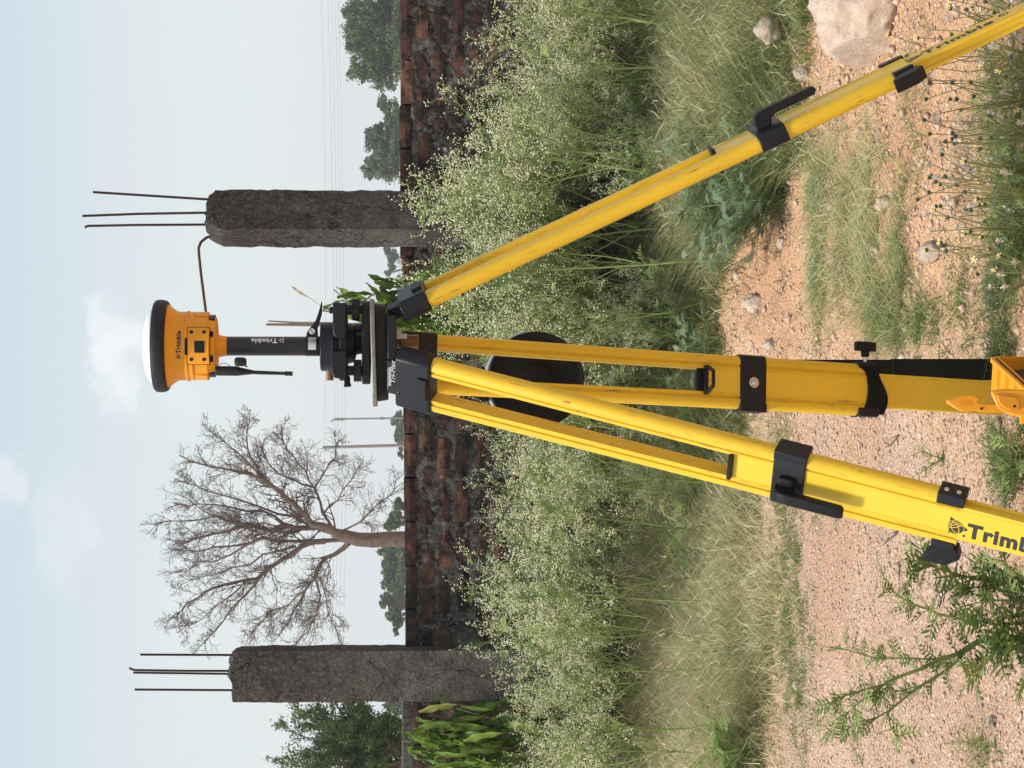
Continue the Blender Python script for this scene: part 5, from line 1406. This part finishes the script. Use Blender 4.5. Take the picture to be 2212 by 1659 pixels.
# feathery blue-green weed clumps at the edge of the sand
def feathery(v, y_, n, ln, label, seed, spread=.25, mat=None, up=.5, name='feathery_weed', nl=7, stemc=None):
    nr = np.random.RandomState(seed); r = random.Random(seed); c = ground_at(v, y_); c.z = gz(c.x, c.y)
    e = empty(name, c, label, 'weed'); q = MB(); sp = []
    for k in range(n):
        a = r.uniform(0, 6.28); rr = spread * r.random() ** .6; tip = Vector((math.cos(a) * rr, math.sin(a) * rr, r.uniform(.3, 1) * up)); b0_ = Vector((r.gauss(0, .02), r.gauss(0, .02), 0))
        mid = b0_.lerp(tip, .5) + Vector((0, 0, .04)); q.tube([b0_, mid, tip], [.0022, .0018, .0009], 4, caps=False)
        for j in range(7):
            t = .25 + .75 * j / 6; p = b0_.lerp(mid, t * 2) if t < .5 else mid.lerp(tip, t * 2 - 1)
            aa = a + r.uniform(-1.6, 1.6); sp.append((tuple(p), (math.cos(aa), math.sin(aa), r.uniform(-.1, .8))))
    q.build('stem', M_wstem, e, smooth=False)
    V, F, T = place_leaves(nr, sp, ln, nl, .40, True, .5); o = np_mesh('foliage', V, F, mat or M_gleaf, e, T); tag(o, kind='stuff'); return e
feathery(1700, 430, 60, .062, 'feathery blue-green weed clump under the right-hand leg at the sand edge', 31, .30, up=.30)
feathery(1655, 480, 34, .06, 'feathery blue-green weed clump in front of the pale rock', 32, .20, up=.26)
feathery(1640, 380, 38, .06, 'darker feathery weed clump beyond the right-hand leg', 33, .28, up=.34)
feathery(1600, 740, 20, .06, 'grey-green feathery weed clump just right of the rear leg at the grass edge', 34, .22, up=.25)
feathery(1590, 980, 20, .09, 'broad feathery weed clump between the rear leg and the leaning leg', 35, .28, M_wleaf, up=.30)
feathery(1640, 1610, 20, .08, 'bright green leafy weed at the left edge where grass meets sand', 36, .22, M_wleaf, up=.26)
feathery(1590, 1180, 16, .09, 'green leafy weed with drooping leaves in the grass left of the leaning leg', 37, .22, M_wleaf, up=.34)

# ---- broad-leaved saplings
def sap_leaf(seed, ln=.19, wd=.036):
    r = random.Random(seed); V = []; F = []; n = 9; ph = r.uniform(0, 6)
    for i in range(n + 1):
        t = i / n; w = wd / 2 * (math.sin(math.pi * min(1, t * .92 + .06)) ** .75) * (1 - .25 * t); x = ln * t; z = -.32 * ln * t * t
        rip = .010 * math.sin(t * 15 + ph); V += [(x, -w, z + .006 + rip), (x, 0, z - .002), (x, w, z + .006 - rip * .8)]
    for i in range(n):
        b = 3 * i; F += [(b, b + 3, b + 4, b + 1), (b + 1, b + 4, b + 5, b + 2)]
    me = bpy.data.meshes.new('leaf'); me.from_pydata(V, [], F); me.materials.append(M_sap); me.shade_smooth(); me.update(); return me
SL = [sap_leaf(i, .17 + .015 * (i % 4), .031 + .004 * (i % 3)) for i in range(6)]
def sapling(paths, Y, n, label, seed, size=1.0, dry=()):
    r = random.Random(seed); foot = Vector((at(900, paths[0][0][1], Y).x, Y, 0)); e = empty('sapling', foot, label, 'sapling')
    q = MB(); segs = []
    for k, pth in enumerate(paths):
        P = [at(v, y_, Y + dy) - foot for v, y_, dy in pth]
        q.tube(P, [(.009 if k == 0 else .004) * (1 - .12 * i) for i in range(len(P))], 6, caps=False)
        for a, b in zip(P[:-1], P[1:]): segs.append((a, b, (b - a).length * (2.2 if b.z > 1.35 else 1.0)))
    q.build('stem', M_stick, e)
    tot = sum(s_[2] for s_ in segs)
    for i in range(n):
        u = r.random() * tot
        for a, b, l_ in segs:
            if u < l_: break
            u -= l_
        p = a.lerp(b, min(1, u / l_)) + Vector((r.gauss(0, .03), r.gauss(0, .03), r.gauss(0, .02))); ang = r.uniform(0, 6.28); dwn = r.uniform(-2.6, -.7) if r.random() < .9 else r.uniform(-.5, .3)
        d = Vector((math.cos(ang), math.sin(ang) - .25, dwn)).normalized(); z = Vector((d.x * .8, -.7 + r.gauss(0, .3), .8)); yv = z.cross(d).normalized(); z = d.cross(yv)
        o = link_obj('leaf', r.choice(SL), e); s_ = size * r.uniform(.6, 1.2); o.matrix_local = Matrix(((d.x * s_, yv.x * s_, z.x * s_, p.x), (d.y * s_, yv.y * s_, z.y * s_, p.y), (d.z * s_, yv.z * s_, z.z * s_, p.z), (0, 0, 0, 1)))
    for (v, y_, ang) in dry:
        me = SL[0].copy(); me.materials[0] = M_sapdry; o = link_obj('leaf', me, e); o.location = at(v, y_, Y) - foot; o.rotation_euler = (1.2, ang, 0); o.scale = (.55, .55, .55)
        q = MB(); q.tube([at(v, y_, Y) - foot, at(v + 12, y_ + 8, Y) - foot, at(v + 30, y_ + 22, Y) - foot], .0012, 4); q.build('leaf_stalk', M_stick, e)
    return e
sapling([[(1500, 1620, 0), (1300, 1625, 0), (1100, 1615, 0), (960, 1605, 0), (868, 1600, 0)], [(1150, 1615, 0), (1010, 1560, -.08), (925, 1545, -.1)], [(1230, 1620, 0), (1080, 1650, .05), (960, 1650, -.1)], [(1250, 1620, 0), (1090, 1560, -.1), (985, 1530, -.15)], [(1280, 1620, 0), (1160, 1570, -.1), (1080, 1530, -.1)], [(1280, 1620, 0), (1180, 1680, -.1), (1060, 1690, -.1)], [(1000, 1610, 0), (930, 1580, -.1), (890, 1572, -.12)], [(1010, 1610, 0), (950, 1640, -.1), (900, 1640, -.12)], [(1060, 1612, 0), (1000, 1590, -.15), (950, 1585, -.2)]], 10.95, 298,
        'bright green sapling with hanging wavy leaves left of the left column', 5, 1.05)
sapling([[(1500, 700, 0), (1250, 705, 0), (1000, 715, 0), (820, 690, 0), (690, 670, 0)], [(840, 690, 0), (750, 650, -.1), (720, 625, -.1)], [(900, 700, 0), (830, 640, -.1), (790, 610, -.1)], [(1000, 710, 0), (930, 640, -.1), (880, 610, -.1)], [(1060, 712, 0), (990, 700, -.12), (930, 690, -.2)], [(1180, 705, 0), (1080, 660, -.1), (1000, 640, -.1)], [(1180, 705, 0), (1080, 740, -.1), (990, 735, -.1)], [(960, 705, 0), (850, 730, -.1), (770, 715, -.1)]], 10.85, 290,
        'green sapling with hanging wavy leaves right behind the tripod head', 6, 1.05, dry=((664, 640, -1.1),))
e = empty('wooden_stake', Vector((at(900, 702, 10.9).x, 10.9, 0)), 'thin split wooden stake standing beside the sapling behind the receiver pole', 'stake')
q = MB(); f_ = e.location
q.tube([Vector((0, 0, 0)), at(900, 702, 10.9) - f_, at(700, 702, 10.9) - f_, at(575, 701, 10.9) - f_], [.012, .011, .009, .006], 7); q.build('stick', M_stick, e)
q = MB(); q.tube([at(720, 698, 10.88) - f_, at(640, 697, 10.88) - f_, at(580, 693.5, 10.88) - f_], [.006, .005, .004], 6); q.build('stick', M_stick, e)

# ---- young leafy weeds in the foreground, left
FY = 5.0
def fg(z, dy=0.0): return at(1755.5 + z[0] / 3.67, 1206.9 + z[1] / 3.67, FY + dy)
def fore_weed(label, foot_v, foot_y, stems, leafn, leaflen, seed, Y=FY, florets=True, absol=False):
    r = random.Random(seed); nr = np.random.RandomState(seed)
    foot = at(foot_v, foot_y, Y); foot.z = 0; e = empty('leafy_weed', foot, label, 'weed')
    for (pts, r0, r1) in stems:
        P = [(at(z[0], z[1], Y + z[2]) if absol else fg(z[:2], z[2])) - foot for z in pts]
        P2 = [P[0]]
        for a, b in zip(P[:-1], P[1:]): P2 += [(a + b) / 2 + Vector((r.gauss(0, .002), r.gauss(0, .003), r.gauss(0, .002))), b]
        q = MB(); n = len(P2) - 1; q.tube(P2, [r0 + (r1 - r0) * i / n for i in range(n + 1)], 7)
        sp = []; flp = []
        tot = len(P2) - 1
        for i in range(1, tot + 1):
            dseg = (P2[i] - P2[i - 1]).normalized()
            for _ in range(leafn):
                t = r.random(); p = P2[i - 1].lerp(P2[i], t); side = Vector((r.gauss(0, 1), r.gauss(-.3, .8), r.gauss(-.1, .6)))
                sp.append((tuple(p), tuple((dseg * .55 + side.normalized()))))
            if florets and i > tot * .45:
                for _ in range(2):
                    side = Vector((r.gauss(0, 1), r.gauss(0, 1), r.gauss(.3, .6))).normalized(); p = P2[i]; p1 = p + (dseg * .7 + side) * r.uniform(.018, .05)
                    q.tube([p, p1], [.0010, .0006], 4, caps=False)
                    for _ in range(5): flp.append(tuple(p1 + Vector((r.gauss(0, .005), r.gauss(0, .005), r.gauss(0, .005)))))
        q.build('stem', M_wstem, e)
        V, F, T = place_leaves(nr, sp, leaflen, 4, .40, True, .55, .15); o = np_mesh('foliage', V, F, M_wleaf, e, T); tag(o, kind='stuff')
        if flp:
            V, F, T = octas(nr, flp, .0015, .0028); o = np_mesh('flowers', V, F, M_cream, e, T); tag(o, kind='stuff')
    return e
fore_weed('large young weed with long bare stems and toothed leaves, lower left on the sand', 2290, 1370,
  [([(1960, 600, 0), (1310, 655, 0), (1180, 740, 0), (1000, 800, -.02), (700, 930, -.04), (550, 1005, -.05), (400, 1040, -.05), (270, 1080, -.05), (150, 1150, -.05)], .0068, .0014),
   ([(1310, 655, 0), (1200, 740, 0), (1100, 850, .02), (980, 935, .03), (780, 1065, .03), (600, 1210, .04), (450, 1290, .04), (380, 1320, .04)], .0055, .0012),
   ([(1960, 500, 0), (1450, 520, .03), (1250, 500, .03), (1000, 440, .04), (850, 380, .04), (720, 320, .05), (640, 260, .05), (570, 150, .05)], .0045, .0012),
   ([(1180, 740, 0), (1000, 790, 0), (880, 795, .02), (650, 790, .03), (500, 790, .03), (330, 740, .03), (230, 710, .03)], .0028, .0009),
   ([(550, 1005, -.04), (450, 1090, -.04), (330, 1170, -.03), (230, 1240, -.02), (130, 1330, -.02)], .0024, .0008),
   ([(500, 1260, .04), (300, 1330, .04), (160, 1320, .04)], .0016, .0007),
   ([(780, 1065, .03), (640, 1040, .0), (560, 1060, 0)], .0014, .0008), ([(600, 1210, .04), (620, 1350, .02), (700, 1440, .02)], .0014, .0008)], 2, .058, 41)
fore_weed('bushy young weed with dense toothed leaves, reaching under the leaning leg', 2300, 1290,
  [([(1960, 220, .1), (1675, 190, .08), (1500, 190, .08), (1300, 160, .08), (1100, 115, .08), (940, 60, .08), (850, 80, .08), (770, 130, .08)], .0045, .0011),
   ([(1675, 200, .05), (1500, 200, .05), (1400, 230, .05), (1250, 225, .05), (1020, 235, .05)], .0032, .0010), ([(1960, 350, 0), (1650, 330, 0), (1400, 330, 0), (1200, 380, .02)], .004, .0015),
   ([(1960, 450, 0), (1700, 430, -.03), (1500, 470, -.03), (1330, 540, -.03)], .004, .0015), ([(1960, 500, 0), (1750, 560, 0), (1560, 640, 0), (1500, 720, 0)], .004, .0012), ([(1960, 330, 0), (1750, 240, 0), (1560, 80, 0), (1450, 0, 0)], .004, .0012)], 3, .080, 42)
fore_weed('toothed-leaf weed tucked under the big weed at the bottom of the sand', 2300, 1400,
  [([(1960, 700, -.05), (1700, 690, -.05), (1500, 700, -.05), (1350, 850, -.05), (1250, 980, -.05)], .004, .0012), ([(1960, 800, -.05), (1750, 900, -.05), (1640, 1050, -.05)], .004, .0012), ([(1960, 650, -.05), (1600, 560, -.05), (1430, 480, -.05)], .004, .0012)], 3, .080, 43, florets=False)
fore_weed('low green leafy weed just right of the leaning leg near its clamp bracket', 2330, 985,
  [([(2330, 985, 0), (2250, 980, 0), (2190, 965, 0), (2130, 945, 0)], .003, .001), ([(2330, 990, 0), (2240, 1010, 0), (2170, 1020, 0), (2120, 1030, 0)], .003, .001), ([(2330, 985, 0), (2230, 1050, 0), (2160, 1065, 0)], .003, .001), ([(2330, 985, 0), (2240, 950, 0), (2200, 925, 0)], .003, .001)], 3, .060, 45, Y=5.15, absol=True, florets=False)
fore_weed('tiny green sprout on the sand between the rear leg and the leaning leg', 2040, 990,
  [([(2040, 990, 0), (2015, 985, 0), (1990, 975, 0)], .0016, .0008), ([(2040, 990, 0), (2020, 1000, 0), (2000, 1012, 0)], .0016, .0008)], 4, .022, 47, Y=ground_at(2040, 990).y, absol=True)
fore_weed('slender seedling standing on the sand near the left edge', 2150, 1610,
  [([(2150, 1615, 0), (2120, 1600, 0), (2080, 1603, 0), (2040, 1608, 0)], .0014, .0007), ([(2150, 1615, 0), (2140, 1570, 0), (2125, 1552, 0)], .0012, .0006), ([(2150, 1615, 0), (2160, 1640, 0), (2155, 1650, 0)], .0012, .0006)], 3, .020, 49, Y=ground_at(2150, 1610).y, absol=True, florets=False)

# ---- daisies, lower right
def daisy(foot_v, foot_y, heads, label, seed):
    """heads: (v, y, kind) kind f flower, b bud, p seed puff"""
    r = random.Random(seed); nr = np.random.RandomState(seed)
    c = ground_at(foot_v, foot_y); Yd = c.y; c.z = gz(c.x, c.y)
    e = empty('daisy_plant', c, label, 'daisy'); 
    for (v, y_, kd) in heads:
        tip = at(v, y_, Yd + r.uniform(-.12, .12)) - c; mid = tip * .5 + Vector((r.gauss(0, .02), r.gauss(0, .02), .02))
        q = MB(); d = (tip - mid).normalized()
        q.tube([Vector((r.gauss(0, .008), r.gauss(0, .008), 0)), mid * .55, mid, tip * .8 + mid * .2 + Vector((0, 0, .004)), tip], [.0016, .0014, .0012, .0011, .0011], 5, caps=False); q.build('stem', M_dstem, e)
        up = (d + Vector((0, -.35, .3))).normalized(); Mh = up.to_track_quat('Z', 'Y').to_matrix()
        if kd == 'p':
            q = MB(); n = 34
            for i in range(n):
                dd = Vector((r.gauss(0, 1), r.gauss(0, 1), r.gauss(.3, 1))).normalized() * r.uniform(.007, .0115); s_ = dd.orthogonal().normalized() * .0009; t_ = dd.cross(s_).normalized() * .0024
                q.add([tip + s_ * .4, tip - s_ * .4, tip + dd - t_ * .5, tip + dd * 1.05 + t_ * .5], [(0, 1, 2), (1, 3, 2)])
            q.build('seed_head', M_puff, e, smooth=False)
        else:
            q = MB(); q.lathe(tip, [(.0012, -.001), (.0042, .001), (.0052, .004), (.0048, .0075)], 10, Mh); hd = q.build('flower_head', M_bud, e)
            if kd == 'f':
                q = MB(); q.lathe(tip, [(.0044, .0070), (.0046, .0090), (.0030, .0112), (.0005, .0118)], 10, Mh); q.build('disc', M_ydisc, hd)
                q = MB()
                for i in range(5):
                    a = i * 1.257 + r.uniform(-.2, .2); x0 = Vector((math.cos(a), math.sin(a), 0)); s_ = Vector((-math.sin(a), math.cos(a), 0))
                    q.add([tip + Mh @ p for p in (x0 * .0035 + s_ * .0014 + Vector((0, 0, .0085)), x0 * .0035 - s_ * .0014 + Vector((0, 0, .0085)), x0 * .0085 - s_ * .0024 + Vector((0, 0, .0095)), x0 * .0085 + s_ * .0024 + Vector((0, 0, .0095)))], [(0, 1, 2, 3)])
                q.build('petals', M_petal, hd, smooth=False)
    sp = []
    for i in range(16):
        a = r.uniform(0, 6.28); sp.append(((r.gauss(0, .03), r.gauss(0, .03), r.uniform(0, .09)), (math.cos(a), math.sin(a), r.uniform(0, 1))))
    V, F, T = place_leaves(nr, sp, .05, 4, .30, False, .45); o = np_mesh('foliage', V, F, M_wleaf, e, T); tag(o, kind='stuff')
HEADS = [(1925, 75, 'f'), (1933, 136, 'f'), (1985, 82, 'f'), (1962, 122, 'b'), (1978, 135, 'b'), (2050, 85, 'f'), (2062, 95, 'b'), (2055, 20, 'f'), (2090, 22, 'b'), (2010, 180, 'b'), (2110, 45, 'b'), (2150, 30, 'f'),
         (2100, 180, 'f'), (2000, 260, 'b'), (2060, 300, 'f'), (2065, 312, 'b'), (2035, 330, 'p'), (2090, 320, 'p'), (2120, 300, 'b'), (2140, 400, 'p'), (2070, 400, 'b'), (2010, 385, 'f'), (1985, 430, 'b'), (2020, 455, 'f'), (2115, 430, 'f'), (2150, 440, 'b'), (2135, 345, 'p'), (2180, 340, 'f'), (2170, 300, 'p'),
         (2035, 525, 'f'), (2045, 530, 'b'), (2050, 470, 'b'), (2070, 490, 'p'), (2100, 500, 'b'), (2150, 585, 'f'), (2110, 560, 'f'), (2195, 500, 'p'), (2160, 520, 'p'), (2070, 215, 'b'), (2140, 215, 'f'), (2170, 200, 'p'), (2195, 170, 'f'), (2185, 120, 'p'), (2120, 130, 'p'), (2150, 95, 'p'), (2195, 60, 'p'), (2170, 25, 'p'), (2205, 265, 'p'), (2190, 400, 'b'), (2205, 440, 'p'), (2080, 265, 'p'), (2100, 370, 'b'), (2130, 480, 'b')]
rd = random.Random(3)
FT = [(2235, 50), (2260, 130), (2230, 215), (2265, 290), (2235, 370), (2262, 430), (2238, 500), (2250, 590)]
names = ['in the far lower right corner of the photo', 'under the right-hand leg lettering', 'just below the right-hand leg bracket', 'third clump in from the corner along the bottom', 'middle clump of the daisy patch', 'below the chalky stone', 'left half of the daisy patch, near the rut', 'leftmost of the daisy patch']
bk = {i: [] for i in range(8)}
for hd_ in HEADS:
    i = min(range(8), key=lambda k: abs(FT[k][1] - hd_[1] - 25)); bk[i].append(hd_)
for i in range(8):
    extra = [(rd.uniform(2000, 2205), FT[i][1] + rd.uniform(-60, 35), rd.choice('bbpfp')) for _ in range(14)]
    daisy(FT[i][0], FT[i][1], bk[i] + extra, 'daisy clump with thin stems, ' + names[i], 60 + i)

# dead twigs lying on the sand
def dead_twig(pts, label):
    q = MB(); P = []
    for v, y_ in pts:
        c = ground_at(v, y_); P.append(Vector((c.x, c.y, gz(c.x, c.y) + .006)))
    q.tube(P, [.0035] + [.0025] * (len(P) - 2) + [.001], 5)
    m_ = P[len(P) // 2]; q.tube([m_, m_ + Vector((.02, .03, .02))], [.002, .0008], 4); q.tube([P[0], P[0] + Vector((-.015, .02, .025))], [.002, .0008], 4)
    tag(q.build('dead_twig', M_bark2), label, 'twig')
dead_twig([(1943, 940), (1938, 948), (1925, 962), (1912, 968)], 'small dark dead twig on bare sand left of the rear leg')
dead_twig([(1946, 1146), (1940, 1155), (1920, 1170), (1912, 1177)], 'dark dead twig on the sand left of the leaning leg')
dead_twig([(1748, 1062), (1752, 1078), (1762, 1092), (1785, 1102)], 'thin curved dead twig on the sand below the lever clamp')
dead_twig([(1948, 1214), (1950, 1240), (1948, 1262)], 'charred stick lying on the sand beyond the foreground weeds')
